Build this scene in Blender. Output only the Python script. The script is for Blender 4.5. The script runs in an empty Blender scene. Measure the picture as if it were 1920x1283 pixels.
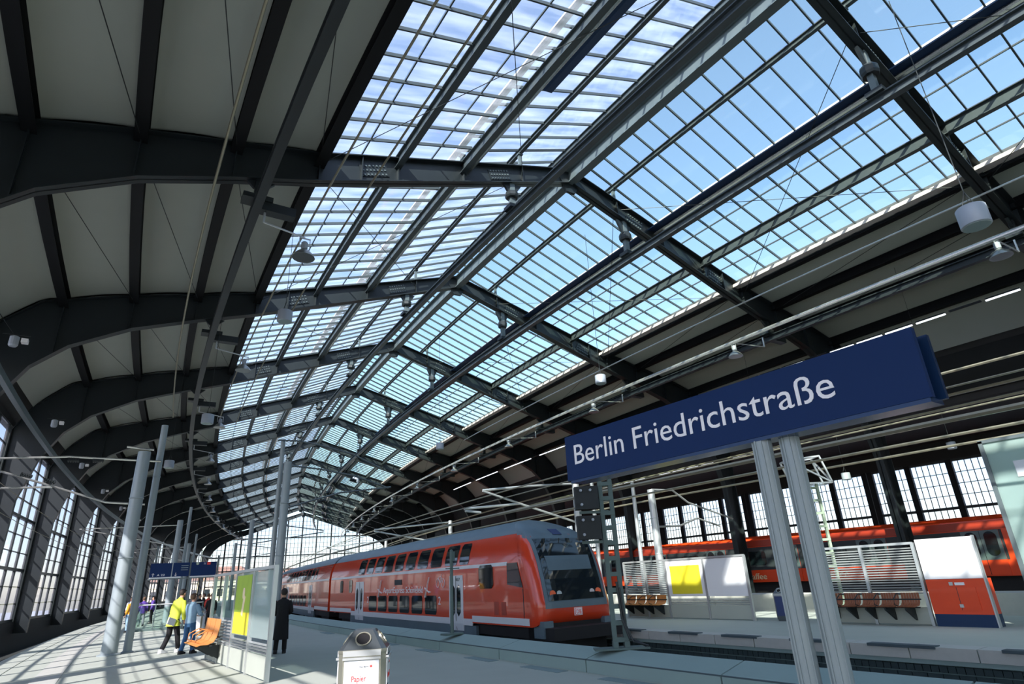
import bpy, bmesh, math, random
from mathutils import Vector, Matrix
random.seed(7)
PI = math.pi
COL = bpy.context.scene.collection
# ------------------------------------------------------------------ camera, sky, sun, exposure
FPX, YAW, PITCH, ROLL = 1114.83, 0.631, 0.376, -0.0521
SC = 1.1                       # every length below is multiplied by this once the hall stands
cam_d = bpy.data.cameras.new('camera'); cam = bpy.data.objects.new('camera', cam_d); COL.objects.link(cam)
cam_d.sensor_width = 36.0; cam_d.lens = FPX/1920*36; cam_d.clip_end = 2000; cam_d.clip_start = .05
_f = Vector((math.sin(YAW)*math.cos(PITCH), math.cos(YAW)*math.cos(PITCH), math.sin(PITCH)))
_r0 = Vector((math.cos(YAW), -math.sin(YAW), 0)); _u0 = _r0.cross(_f)
_r = _r0*math.cos(ROLL)+_u0*math.sin(ROLL); _u = -_r0*math.sin(ROLL)+_u0*math.cos(ROLL)
_m = Matrix((_r, _u, -_f)).transposed().to_4x4(); _m.translation = (0, 0, 1.6*SC)
cam.matrix_world = _m
bpy.context.scene.camera = cam
w = bpy.data.worlds.new('sky'); bpy.context.scene.world = w; w.use_nodes = True
nt = w.node_tree; nt.nodes.clear()
sky = nt.nodes.new('ShaderNodeTexSky'); sky.sky_type = 'NISHITA'; sky.sun_disc = False
SUN_DIR = Vector((.82, .57, -.754)).normalized()          # the way the light travels
sky.sun_elevation = math.asin(-SUN_DIR.z); sky.sun_rotation = math.atan2(-SUN_DIR.x, -SUN_DIR.y)
sky.air_density = 1.0; sky.dust_density = 1.0; sky.ozone_density = 1.5; sky.altitude = 50
bg = nt.nodes.new('ShaderNodeBackground'); bg.inputs['Strength'].default_value = .39
wo = nt.nodes.new('ShaderNodeOutputWorld')
nt.links.new(sky.outputs[0], bg.inputs[0]); nt.links.new(bg.outputs[0], wo.inputs[0])
sun_d = bpy.data.lights.new('sun', 'SUN'); sun_d.energy = 14.5; sun_d.angle = .009; sun_d.color = (1, .93, .82)
sun = bpy.data.objects.new('sun', sun_d); COL.objects.link(sun); sun.rotation_euler = SUN_DIR.to_track_quat('-Z', 'Y').to_euler()
sun.location = (-40, -30, 60)
vs = bpy.context.scene.view_settings
vs.view_transform = 'Standard'; vs.look = 'None'; vs.gamma = 1; vs.use_curve_mapping = False; vs.exposure = 0.0
cy = bpy.context.scene.cycles
cy.transparent_max_bounces = 24; cy.max_bounces = 8; cy.diffuse_bounces = 4; cy.glossy_bounces = 4; cy.caustics_reflective = False; cy.caustics_refractive = False

# ------------------------------------------------------------------ materials
def nodes(name):
    m = bpy.data.materials.new(name); m.use_nodes = True
    t = m.node_tree; t.nodes.clear(); o = t.nodes.new('ShaderNodeOutputMaterial'); return m, t, o
def mat(name, col, rough=.5, metal=0, var=.12, scale=3, bump=0, coat=0, emit=None, es=0, wave=None, spec=.5):
    m, t, o = nodes(name)
    p = t.nodes.new('ShaderNodeBsdfPrincipled'); t.links.new(p.outputs[0], o.inputs[0])
    p.inputs['Roughness'].default_value = rough; p.inputs['Metallic'].default_value = metal
    p.inputs['Coat Weight'].default_value = coat; p.inputs['Specular IOR Level'].default_value = spec
    tc = t.nodes.new('ShaderNodeTexCoord'); no = t.nodes.new('ShaderNodeTexNoise')
    no.inputs['Scale'].default_value = scale; no.inputs['Detail'].default_value = 5; t.links.new(tc.outputs['Object'], no.inputs[0])
    mx = t.nodes.new('ShaderNodeMix'); mx.data_type = 'RGBA'
    mx.inputs[6].default_value = (*[c*(1-var) for c in col], 1); mx.inputs[7].default_value = (*[min(1, c*(1+var)) for c in col], 1)
    t.links.new(no.outputs[0], mx.inputs[0]); t.links.new(mx.outputs[2], p.inputs['Base Color'])
    if bump or wave:
        b = t.nodes.new('ShaderNodeBump'); b.inputs['Strength'].default_value = bump or .4
        if wave:
            wv = t.nodes.new('ShaderNodeTexWave'); wv.inputs['Scale'].default_value = wave; wv.bands_direction = 'Y'
            t.links.new(tc.outputs['Object'], wv.inputs[0]); t.links.new(wv.outputs[0], b.inputs['Height'])
        else:
            n2 = t.nodes.new('ShaderNodeTexNoise'); n2.inputs['Scale'].default_value = scale*12; t.links.new(tc.outputs['Object'], n2.inputs[0]); t.links.new(n2.outputs[0], b.inputs['Height'])
        t.links.new(b.outputs[0], p.inputs['Normal'])
    if emit: p.inputs['Emission Color'].default_value = (*emit, 1); p.inputs['Emission Strength'].default_value = es
    return m
def glass(name, tint=(.93, .97, 1), refl=.06, haze=0., hcol=(.8, .85, .9), streak=0.):
    m, t, o = nodes(name)
    tr = t.nodes.new('ShaderNodeBsdfTransparent'); tr.inputs[0].default_value = (*tint, 1)
    gl = t.nodes.new('ShaderNodeBsdfGlossy'); gl.inputs['Roughness'].default_value = .03
    lw = t.nodes.new('ShaderNodeLayerWeight'); lw.inputs[0].default_value = .5
    pw = t.nodes.new('ShaderNodeMath'); pw.operation = 'POWER'; pw.inputs[1].default_value = 5; t.links.new(lw.outputs['Facing'], pw.inputs[0])
    ma = t.nodes.new('ShaderNodeMath'); ma.operation = 'MULTIPLY_ADD'; ma.inputs[1].default_value = .45; ma.inputs[2].default_value = refl*.6; t.links.new(pw.outputs[0], ma.inputs[0])
    mx = t.nodes.new('ShaderNodeMixShader'); t.links.new(ma.outputs[0], mx.inputs[0]); t.links.new(tr.outputs[0], mx.inputs[1]); t.links.new(gl.outputs[0], mx.inputs[2])
    last = mx
    if haze:
        df = t.nodes.new('ShaderNodeBsdfTranslucent'); df.inputs[0].default_value = (*hcol, 1)
        d2 = t.nodes.new('ShaderNodeBsdfDiffuse'); d2.inputs[0].default_value = (*hcol, 1)
        ad = t.nodes.new('ShaderNodeMixShader'); ad.inputs[0].default_value = .35; t.links.new(df.outputs[0], ad.inputs[1]); t.links.new(d2.outputs[0], ad.inputs[2])
        m2 = t.nodes.new('ShaderNodeMixShader'); t.links.new(mx.outputs[0], m2.inputs[1]); t.links.new(ad.outputs[0], m2.inputs[2]); m2.inputs[0].default_value = haze
        if streak:
            tc = t.nodes.new('ShaderNodeTexCoord'); mp = t.nodes.new('ShaderNodeMapping'); mp.inputs['Scale'].default_value = (.35, 2.2, .6)
            no = t.nodes.new('ShaderNodeTexNoise'); no.inputs['Scale'].default_value = 1.4; no.inputs['Detail'].default_value = 6
            mr = t.nodes.new('ShaderNodeMapRange'); mr.inputs[1].default_value = .35; mr.inputs[2].default_value = .75; mr.inputs[3].default_value = haze; mr.inputs[4].default_value = haze+streak
            t.links.new(tc.outputs['Object'], mp.inputs[0]); t.links.new(mp.outputs[0], no.inputs[0]); t.links.new(no.outputs[0], mr.inputs[0]); t.links.new(mr.outputs[0], m2.inputs[0])
        last = m2
    t.links.new(last.outputs[0], o.inputs[0]); return m
def brickmat(name, c1, c2):
    return mat(name, c1, .9, var=.25, scale=2)
M = {}
M['steel'] = mat('dark_green_steel', (.015, .021, .0235), .45, .15, .15, 2)
M['steel_black'] = mat('near_black_steel', (.004, .005, .006), .6, 0, .2, 2, spec=.25)
M['steel_mid'] = mat('grey_painted_steel', (.115, .145, .15), .4, .2, .12, 2)
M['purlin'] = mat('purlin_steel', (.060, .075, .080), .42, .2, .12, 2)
M['pole'] = mat('galvanised_pole', (.29, .345, .355), .42, .12, .08, 4)
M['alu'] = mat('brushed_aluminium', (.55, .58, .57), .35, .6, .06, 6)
M['tube'] = mat('bright_tube', (.62, .64, .62), .22, .75, .05, 4)
M['wire'] = mat('brass_wire', (.30, .28, .20), .4, .5, .1, 6)
M['darkwire'] = mat('dark_cable', (.02, .025, .025), .5)
M['panel'] = mat('roof_lining_board', (.36, .385, .33), .7, 0, .05, 1.2, wave=9, bump=.05)
M['deck'] = mat('roof_deck', (.05, .05, .05), .9)
M['whiteedge'] = mat('pale_gutter_sheet', (.62, .56, .53), .5, .1, .05, 3)
M['bluemesh'] = mat('blue_walkway_mesh', (.02, .05, .12), .5, .3, .3, 30)
M['pane'] = glass('roof_glass', (.94, 1.0, .965), .05, .035, (.8, .92, 1))
M['panedirt'] = glass('hazy_roof_glass', (.92, .96, 1.0), .05, .035, (.85, .9, 1), .13)
M['winpane'] = glass('side_window_glass', (.80, .80, .86), .05, .05, (.9, .9, 1))
M['clear'] = glass('clear_glass', (.85, .95, .9), .05)
M['milky'] = glass('milky_glass', (.8, .9, .88), .05, .5, (.75, .85, .82))
M['brickwall'] = mat('dark_wall', (.012, .014, .014), .8)
M['concrete'] = mat('platform_concrete', (.40, .435, .37), .85, 0, .07, 1.5, bump=.12)
M['concrete2'] = mat('parapet_concrete', (.26, .36, .33), .85, 0, .08, 2, bump=.15)
M['tactile'] = mat('pale_tactile_paving', (.46, .47, .42), .9, 0, .08, 8, bump=.3)
M['grate'] = mat('dark_channel_grate', (.06, .09, .10), .8)
M['darkslab'] = mat('grey_floor_slab', (.20, .27, .26), .8)
M['ballast'] = mat('track_ballast', (.045, .045, .042), .95, 0, .5, 9, bump=.9)
M['rail'] = mat('worn_rail', (.20, .19, .17), .35, .8)
M['sleeper'] = mat('concrete_sleeper', (.22, .21, .19), .9)
M['brick'] = mat('glazed_dark_brick', (.035, .06, .06), .7, 0, .3, 3)
M['mortar'] = mat('pale_mortar', (.16, .24, .22), .9)
M['ground'] = mat('street_ground', (.34, .37, .40), .95)

# ------------------------------------------------------------------ the curved track line
K1, K2, K3 = 0.00372871821, -1.59423312e-05, 5.77797327e-08
S1, BAY = 14.8541, 10.35
def th(s):
    s = max(-12., s); return K1*s+K2*s*s+K3*s**3
_tab = {}; STEP = .25
def _build():
    x = y = 0.; _tab[0] = (0., 0.)
    n = int(240/STEP)
    for i in range(n):
        a = th((i+.5)*STEP); x += math.sin(a)*STEP; y += math.cos(a)*STEP; _tab[i+1] = (x, y)
    x = y = 0.
    for i in range(n):
        a = th(-(i+.5)*STEP); x -= math.sin(a)*STEP; y -= math.cos(a)*STEP; _tab[-i-1] = (x, y)
_build()
def W(s, x, z):
    q = s/STEP; i = math.floor(q); f = q-i; a = _tab[i]; b = _tab[i+1]; t = th(s)
    return Vector((a[0]+(b[0]-a[0])*f+x*math.cos(t), a[1]+(b[1]-a[1])*f-x*math.sin(t), z))
def FS(n): return S1+(n-1)*BAY

# ------------------------------------------------------------------ builders
def interp(tab, x):
    for (a, b), (c, d) in zip(tab, tab[1:]):
        if x <= c: return b+(d-b)*(x-a)/(c-a) if c > a else d
    return tab[-1][1]
class MB:
    def __init__(s): s.v = []; s.f = []
    def add(s, vs, fs):
        n = len(s.v); s.v += [Vector(v) for v in vs]; s.f += [tuple(i+n for i in f) for f in fs]; return s
    def box(s, c, d, R=None):
        hx, hy, hz = d[0]/2, d[1]/2, d[2]/2; c = Vector(c)
        vs = [Vector((x, y, z)) for x in (-hx, hx) for y in (-hy, hy) for z in (-hz, hz)]
        if R is not None: vs = [R @ v for v in vs]
        return s.add([c+v for v in vs], [(0, 1, 3, 2), (4, 6, 7, 5), (0, 4, 5, 1), (2, 3, 7, 6), (0, 2, 6, 4), (1, 5, 7, 3)])
    def hexa(s, p):        # 8 corners: bottom ring 4, top ring 4
        return s.add(p, [(0, 3, 2, 1), (4, 5, 6, 7), (0, 1, 5, 4), (1, 2, 6, 5), (2, 3, 7, 6), (3, 0, 4, 7)])
    def bar(s, a, b, w, h=None, up=(0, 0, 1)):
        a = Vector(a); b = Vector(b); d = b-a; L = d.length
        if L < 1e-6: return s
        d.normalize(); u = Vector(up)
        if abs(d.dot(u)) > .99: u = Vector((0, 1, 0))
        x = d.cross(u).normalized(); u = x.cross(d); h = h or w
        q = [a+x*(i*w/2)+u*(j*h/2) for i, j in ((-1, -1), (1, -1), (1, 1), (-1, 1))]
        return s.hexa(q+[p+d*L for p in q])
    def tube(s, pts, r, n=8, cap=True):
        pts = [Vector(p) for p in pts]; rings = []
        rr = r if isinstance(r, (list, tuple)) else [r]*len(pts)
        ref = None
        for i, p in enumerate(pts):
            d = (pts[min(i+1, len(pts)-1)]-pts[max(i-1, 0)]).normalized()
            if ref is None: ref = Vector((0, 0, 1)) if abs(d.z) < .9 else Vector((1, 0, 0))
            x = d.cross(ref).normalized(); y = d.cross(x)
            ref = -y if False else ref
            rings.append([p+(x*math.cos(2*PI*k/n)+y*math.sin(2*PI*k/n))*rr[i] for k in range(n)])
        return s.loft(rings, cap)
    def loft(s, rings, cap=True, closed=True):
        n = len(rings[0]); vs = [v for r in rings for v in r]; fs = []
        for i in range(len(rings)-1):
            for k in range(n if closed else n-1):
                a = i*n+k; b = i*n+(k+1) % n; fs.append((a, b, b+n, a+n))
        if cap and closed: fs.append(tuple(range(n-1, -1, -1))); fs.append(tuple((len(rings)-1)*n+k for k in range(n)))
        return s.add(vs, fs)
    def prism(s, poly, axis, a, b):   # poly 2D extruded along axis from a to b
        def p(u, v, t): return (t, u, v) if axis == 'x' else (u, t, v) if axis == 'y' else (u, v, t)
        n = len(poly); vs = [p(u, v, a) for u, v in poly]+[p(u, v, b) for u, v in poly]
        return s.add(vs, [tuple(range(n-1, -1, -1)), tuple(range(n, 2*n))]+[(i, (i+1) % n, n+(i+1) % n, n+i) for i in range(n)])
    def sweep(s, prof, s0, s1, ds=2.6, cap=True):   # closed (x,z) profile along the curved line, world coordinates
        n = max(1, int(math.ceil((s1-s0)/ds))); rings = [[W(s0+(s1-s0)*i/n, x, z) for x, z in prof] for i in range(n+1)]
        return s.loft(rings, cap)
    def sphere(s, c, r, n=10, m=6, sq=(1, 1, 1)):
        c = Vector(c); rings = []
        for j in range(1, m):
            a = PI*j/m; rings.append([c+Vector((math.sin(a)*math.cos(2*PI*k/n)*r*sq[0], math.sin(a)*math.sin(2*PI*k/n)*r*sq[1], math.cos(a)*r*sq[2])) for k in range(n)])
        return s.loft(rings)
    def lathe(s, prof, c=(0, 0, 0), n=16):
        c = Vector(c); return s.loft([[c+Vector((r*math.cos(2*PI*k/n), r*math.sin(2*PI*k/n), z)) for k in range(n)] for r, z in prof])
    def build(s, name, m, parent=None, world=False, smooth=False, kind=None, label=None, cat=None, group=None, recenter=True):
        if world and parent is not None:
            root = parent
            while root.parent: root = root.parent
            inv = ROOTM[root.name].inverted(); s.v = [inv @ v for v in s.v]
        off = None
        if parent is None and recenter and s.v:
            xs = [v.x for v in s.v]; ys = [v.y for v in s.v]; zs = [v.z for v in s.v]
            off = Vector(((min(xs)+max(xs))/2, (min(ys)+max(ys))/2, min(zs))); s.v = [v-off for v in s.v]
        me = bpy.data.meshes.new(name); me.from_pydata([tuple(v) for v in s.v], [], s.f)
        if m is not None: me.materials.append(M[m] if isinstance(m, str) else m)
        if smooth: me.polygons.foreach_set('use_smooth', [True]*len(me.polygons))
        bm = bmesh.new(); bm.from_mesh(me); bmesh.ops.recalc_face_normals(bm, faces=bm.faces); bm.to_mesh(me); bm.free()
        if smooth:
            try: me.set_sharp_from_angle(angle=.8)
            except Exception: pass
        o = bpy.data.objects.new(name, me); COL.objects.link(o)
        if parent is not None: o.parent = parent
        if off is not None: o.location = off
        if parent is None: ROOTM[o.name] = Matrix.Translation(off) if off is not None else Matrix.Identity(4)
        if kind: o['kind'] = kind
        if label: o['label'] = label
        if cat: o['category'] = cat
        if group: o['group'] = group
        return o
ROOTM = {}
def thing(name, label, cat, loc=(0, 0, 0), rz=0, group=None, kind=None):
    o = bpy.data.objects.new(name, None); COL.objects.link(o); o.empty_display_size = .2
    o.location = loc; o.rotation_euler = (0, 0, rz)
    ROOTM[o.name] = Matrix.Translation(Vector(loc)) @ Matrix.Rotation(rz, 4, 'Z')
    o['label'] = label
    if cat: o['category'] = cat
    if group: o['group'] = group
    if kind: o['kind'] = kind
    return o
def dup(root, loc, rz, label=None):
    def cp(o, par):
        c = o.copy(); COL.objects.link(c); c.parent = par
        for ch in list(o.children): cp(ch, c)
        return c
    r = cp(root, None); r.location = loc; r.rotation_euler = (0, 0, rz)
    ROOTM[r.name] = Matrix.Translation(Vector(loc)) @ Matrix.Rotation(rz, 4, 'Z')
    if label: r['label'] = label
    return r
def text(body, parent, name, m, origin, xdir, ydir, width, height, depth=.006, label=None, split=False):
    """lettering as solid mesh: baseline start at origin, spans width, cap height height"""
    cu = bpy.data.curves.new(name, 'FONT'); cu.body = body; cu.extrude = 0; cu.resolution_u = 3
    o = bpy.data.objects.new(name, cu); COL.objects.link(o)
    dg = bpy.context.evaluated_depsgraph_get(); me = bpy.data.meshes.new_from_object(o.evaluated_get(dg))
    bpy.data.objects.remove(o); bpy.data.curves.remove(cu)
    xs = [v.co.x for v in me.vertices]; x0, x1 = min(xs), max(xs)
    cap = .73
    X = Vector(xdir).normalized(); Y = Vector(ydir).normalized(); Z = X.cross(Y); O = Vector(origin)
    sx = width/(x1-x0); sy = height/cap
    bm = bmesh.new(); bm.from_mesh(me)
    r = bmesh.ops.extrude_face_region(bm, geom=bm.faces[:])
    top = set(v for v in r['geom'] if isinstance(v, bmesh.types.BMVert))
    for v in bm.verts:
        d = depth if v in top else 0
        v.co = O+X*((v.co.x-x0)*sx)+Y*(v.co.y*sy)+Z*d
    bmesh.ops.recalc_face_normals(bm, faces=bm.faces)
    if split:
        # one object per letter: islands that overlap along the line belong together
        seen = set(); isl = []
        for v in bm.verts:
            if v in seen: continue
            st_ = [v]; seen.add(v); g = []
            while st_:
                q = st_.pop(); g.append(q)
                for e in q.link_edges:
                    u = e.other_vert(q)
                    if u not in seen: seen.add(u); st_.append(u)
            t_ = [(q.co-O).dot(X) for q in g]; isl.append([min(t_), max(t_), g])
        isl.sort(key=lambda a: a[0]); grp = []
        for a in isl:
            if grp and min(a[1], grp[-1][1])-a[0] > .5*min(a[1]-a[0], grp[-1][1]-grp[-1][0]): grp[-1][1] = max(a[1], grp[-1][1]); grp[-1][2] += a[2]
            else: grp.append([a[0], a[1], list(a[2])])
        out = None
        for a in grp:
            ids = {v: i for i, v in enumerate(a[2])}; fs = [[ids[v] for v in f.verts] for f in bm.faces if f.verts[0] in ids]
            m3 = bpy.data.meshes.new('letter'); m3.from_pydata([tuple(v.co) for v in a[2]], [], fs); m3.materials.append(M[m])
            out = bpy.data.objects.new('letter', m3); COL.objects.link(out); out.parent = parent
        bm.free(); return out
    bm.to_mesh(me); bm.free(); me.name = name
    me.materials.clear(); me.materials.append(M[m])
    ob = bpy.data.objects.new(name, me); COL.objects.link(ob); ob.parent = parent
    if label: ob['label'] = label
    return ob

# ------------------------------------------------------------------ hall cross-section
CX = 13.15
BL = [(-4.65, 0), (-4.55, 6), (-4.05, 7.9), (-3.35, 9.2), (-2.4, 10.1), (-.6, 11.08), (1.5, 11.8), (3.65, 12.45), (CX, 15.75)]
TL = [(-5.35, 0), (-5.35, 9.2), (-4.75, 10.4), (-3.4, 11.7), (-.7, 12.45), (1.5, 12.95), (3.65, 13.45), (CX, 16.4)]
def mir(p): return (2*CX-p[0], p[1])
def topz(x):
    x = x if x <= CX else 2*CX-x
    return interp(TL[1:], x)
def botz(x):
    x = x if x <= CX else 2*CX-x
    return interp(BL[1:], x)
N0, N1 = -5, 13
S_A, S_B = FS(N0), FS(N1)
ORD = {-1: 'first one, at the top right corner', 0: 'second one, at the upper right edge', 1: 'third one, crossing above the station sign', 2: 'fourth from the front', 3: 'fifth from the front', 4: 'sixth from the front', 5: 'seventh from the front', 6: 'eighth from the front', 7: 'ninth from the front',
       8: 'tenth from the front', 9: 'eleventh from the front', 10: 'twelfth from the front', 11: 'thirteenth from the front', 12: 'fourteenth from the front', 13: 'last one, against the glazed end wall'}
ORS = {k: w for k, w in zip(range(-2, 14), ('rearmost', 'first', 'second', 'third', 'fourth', 'fifth', 'sixth', 'seventh', 'eighth', 'ninth', 'tenth', 'eleventh', 'twelfth', 'thirteenth', 'fourteenth', 'last'))}
PX = [-2.8, -.7, 1.45, 3.65, 6.06, 8.41]
PXR = [2*CX-x for x in PX]
def ribbon(mb, A, B, y0, y1):      # closed band between polylines A and B, extruded in y
    n = len(A)
    ring = lambda y: [Vector((x, y, z)) for x, z in A]+[Vector((x, y, z)) for x, z in reversed(B)]
    vs = ring(y0)+ring(y1); m = 2*n; fs = []
    for i in range(n-1):
        fs.append((i, i+1, m-2-i, m-1-i)); fs.append((m+i, m+m-1-i, m+m-2-i, m+i+1))
    for i in range(m): fs.append((i, (i+1) % m, m+(i+1) % m, m+i))
    return mb.add(vs, fs)
def flange(mb, P, w, t, up):       # plate following polyline P
    Q = []
    for i, p in enumerate(P):
        a = Vector(P[max(i-1, 0)]); b = Vector(P[min(i+1, len(P)-1)]); d = (b-a).normalized(); nrm = Vector((-d.y, d.x))*(t*up); Q.append((p[0]+nrm.x, p[1]+nrm.y))
    return ribbon(mb, P, Q, -w/2, w/2)
def make_arch():
    o = thing('roof_arch', '', 'roof arch', W(FS(1), 0, 0), -th(FS(1)), 'riveted steel arches of the station roof')
    BLn = [BL[0], BL[1], BL[2], BL[3], BL[4], BL[5], BL[6], BL[7], BL[8]]; TLn = [(TL[0]), (-5.35, 6), (-5.35, 9.2), (-4.75, 10.4), (-3.4, 11.7), (-.7, 12.45), (1.5, 12.95), (3.65, 13.45), (CX, 16.4)]
    for side in (0, 1):
        B = BLn if side == 0 else [mir(p) for p in BLn]; T = TLn if side == 0 else [mir(p) for p in TLn]
        mb = MB(); ribbon(mb, B, T, -.02, .02); mb.build('web', 'steel' , o)
        up = 1 if side == 0 else -1
        MB_ = MB(); flange(MB_, B, .36, .035, up); MB_.build('bottom_flange', 'steel', o)
        MB_ = MB(); flange(MB_, T, .40, .035, -up); MB_.build('top_flange', 'steel', o)
        for x in PX+[10.85, -.0, 4.9]:
            if x in (-.0,): continue
            xx = x if side == 0 else 2*CX-x
            mb = MB(); mb.box((xx, 0, (botz(xx)+topz(xx))/2), (.03, .30, topz(xx)-botz(xx)-.05)); mb.build('stiffener', 'steel', o)
        # splice plates with rivet rows on the web
        for x in (5.3, 9.9):
            xx = x if side == 0 else 2*CX-x; sl = .33*up
            R = Matrix.Rotation(-math.atan(.34*up), 4, 'Y')
            z = (botz(xx)+topz(xx))/2
            mb = MB(); mb.box((xx, -.03, z), (.9, .03, .42), R.to_3x3()); mb.build('splice_plate', 'steel', o)
            mb = MB()
            for i in range(7):
                for j in range(3):
                    p = R @ Vector((-.36+i*.12, -.055, -.15+j*.15)); mb.box(Vector((xx, 0, z))+p, (.05, .03, .05))
            mb.build('rivets', 'steel_mid', o, kind='stuff')
    # bracket under the ridge
    mb = MB(); mb.prism([(CX-.5, 15.9), (CX+.5, 15.9), (CX+.2, 15.35), (CX-.2, 15.35)], 'y', -.06, .06); mb.build('ridge_gusset', 'steel', o)
    return o
arch0 = make_arch()
arches = {}
for n in range(N0, N1+1):
    o = arch0 if n == 1 else dup(arch0, W(FS(n), 0, 0), -th(FS(n)))
    o['label'] = 'dark riveted steel roof arch, '+ORD[n] if n in ORD else 'dark riveted steel roof arch behind the viewer, '+{-2: 'nearest', -3: 'second', -4: 'third', -5: 'last'}[n]+' one back'
    arches[n] = o

# ------------------------------------------------------------------ longitudinal members
def isec(x, z, w_, h, t=.03):      # I section, bottom centre x,z
    a = w_/2; return [(x-a, z), (x+a, z), (x+a, z+t), (x+t/2, z+t), (x+t/2, z+h-t), (x+a, z+h-t), (x+a, z+h), (x-a, z+h), (x-a, z+h-t), (x-t/2, z+h-t), (x-t/2, z+t), (x-a, z+t)]
def rect(x, z, w_, h): a = w_/2; return [(x-a, z), (x+a, z), (x+a, z+h), (x-a, z+h)]
def long_member(name, prof, m, label, cat, s0=S_A, s1=S_B, ds=2.6):
    mb = MB(); mb.sweep(prof, s0, s1, ds); return mb.build(name, m, label=label, cat=cat)
LN = {-2.8: 'lowest beam of the boarded left slope', -.7: 'second beam up the boarded left slope', 1.45: 'third beam up the boarded left slope', 3.65: 'where boards meet glass on the left slope', 6.06: 'lower beam under the left glazing', 8.41: 'beam under the step of the left glazing'}
for x in PX:
    sm = x < 4
    for side in (0, 1):
        xx = x if side == 0 else 2*CX-x
        lab = LN[x] if side == 0 else LN[x].replace('left', 'right')
        if sm: long_member('purlin', isec(xx, topz(xx)-(.45 if x > 3 and side == 0 else .30), .30, .45), 'steel_black', 'dark longitudinal roof purlin, '+lab, 'roof beam')  # near black under the boards: the shade there is put into the colour
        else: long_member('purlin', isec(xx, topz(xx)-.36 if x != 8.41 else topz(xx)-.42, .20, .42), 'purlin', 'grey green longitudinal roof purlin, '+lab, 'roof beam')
RAISE = {0: 0}
def ug(x):   # lantern glass height
    d = abs(x-CX); return 17.45-.40*d
def lg(x):   # lower glass height
    return topz(x)+.12
for side in (0, 1):
    nm = 'left' if side == 0 else 'right'
    xx = 10.85 if side == 0 else 2*CX-10.85
    long_member('purlin', isec(xx, ug(xx)-.24, .14, .2), 'purlin', 'slim raised purlin half way up the lantern glazing on the '+nm, 'roof beam')
    xx = 8.41 if side == 0 else 2*CX-8.41; sg = -1 if side == 0 else 1
    long_member('gutter_edge', [(xx+sg*.05, ug(xx)-.16), (xx+sg*.32, ug(xx)-.26), (xx+sg*.32, ug(xx)-.20), (xx+sg*.05, ug(xx)+.02)], 'whiteedge', 'pale sheet edge along the lower rim of the lantern on the '+nm, 'roof edge')
    long_member('vent_pipe', [(xx-sg*.28+.09*math.cos(a*PI/4), ug(xx)-.75+.09*math.sin(a*PI/4)) for a in range(8)], 'tube', 'shiny round pipe along the step of the '+nm+' roof glazing', 'pipe')
    long_member('walkway', [(xx-sg*(.5 if side == 0 else .75), topz(xx)-.10), (xx-sg*.20, topz(xx)-.02), (xx-sg*.20, topz(xx)+.03), (xx-sg*.75, topz(xx)-.05)], 'bluemesh', 'blue mesh service walkway along the step of the '+nm+' roof glazing', 'walkway', FS(-3) if side == 0 else S_A, FS(0)+6 if side == 0 else S_B)
    if side: long_member('eaves_beam', rect(3.65+.30 if side == 0 else 2*CX-3.95, 13.30, .34, .14), 'whiteedge' if side else 'purlin', ('pale' if side else 'grey')+' ledge at the foot of the '+nm+' roof glazing', 'roof edge')
long_member('ridge_beam', isec(CX, 15.72, .34, .62), 'steel_mid', 'deep grey ridge beam joining the tops of the arches', 'roof beam')  # paler steel than its neighbours; sunlight on its face put into the colour
long_member('lantern_ridge', isec(CX, ug(CX)-.3, .16, .26), 'purlin', 'slim ridge member at the top of the raised glass lantern', 'roof beam')
# posts that carry the raised lantern
pt = thing('lantern_post', 'short vertical steel post carrying the raised lantern glazing', 'post', W(FS(1), 0, 0), -th(FS(1)), 'posts under the lantern')
mb = MB(); mb.box((0, 0, 0), (.10, .10, 1)); me_post = None
def post(x, z0, z1, n):
    mb = MB(); mb.box((0, 0, (z1-z0)/2), (.11, .11, z1-z0)); mb.box((0, 0, .04), (.22, .2, .06)); mb.box((0, 0, z1-z0-.04), (.2, .2, .05))
    return mb
COL.objects.unlink(pt); bpy.data.objects.remove(pt)
base_posts = []
for x in (9.9, 10.85, 15.45, 16.4):
    pass
pmesh = {}
for n in range(-1, 13):
    for x in (8.41, 10.85, 2*CX-10.85, 2*CX-8.41):
        z0 = topz(x)-.02; z1 = ug(x)-.22
        key = round(x, 2)
        p = W(FS(n), x, z0)
        if key not in pmesh:
            o = post(x, z0, z1, n).build('lantern_post', 'steel_mid', recenter=False); pmesh[key] = o
        else:
            o = pmesh[key].copy(); COL.objects.link(o)
        o.location = p; o.rotation_euler = (0, 0, -th(FS(n)))
        o['label'] = 'short steel lantern post on the '+ORS[n]+' roof arch, '+{8.41: 'left step', 10.85: 'left slope', round(2*CX-10.85, 2): 'right slope', round(2*CX-8.41, 2): 'right step'}[key]; o['category'] = 'post'; o['group'] = 'posts under the raised lantern'

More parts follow.
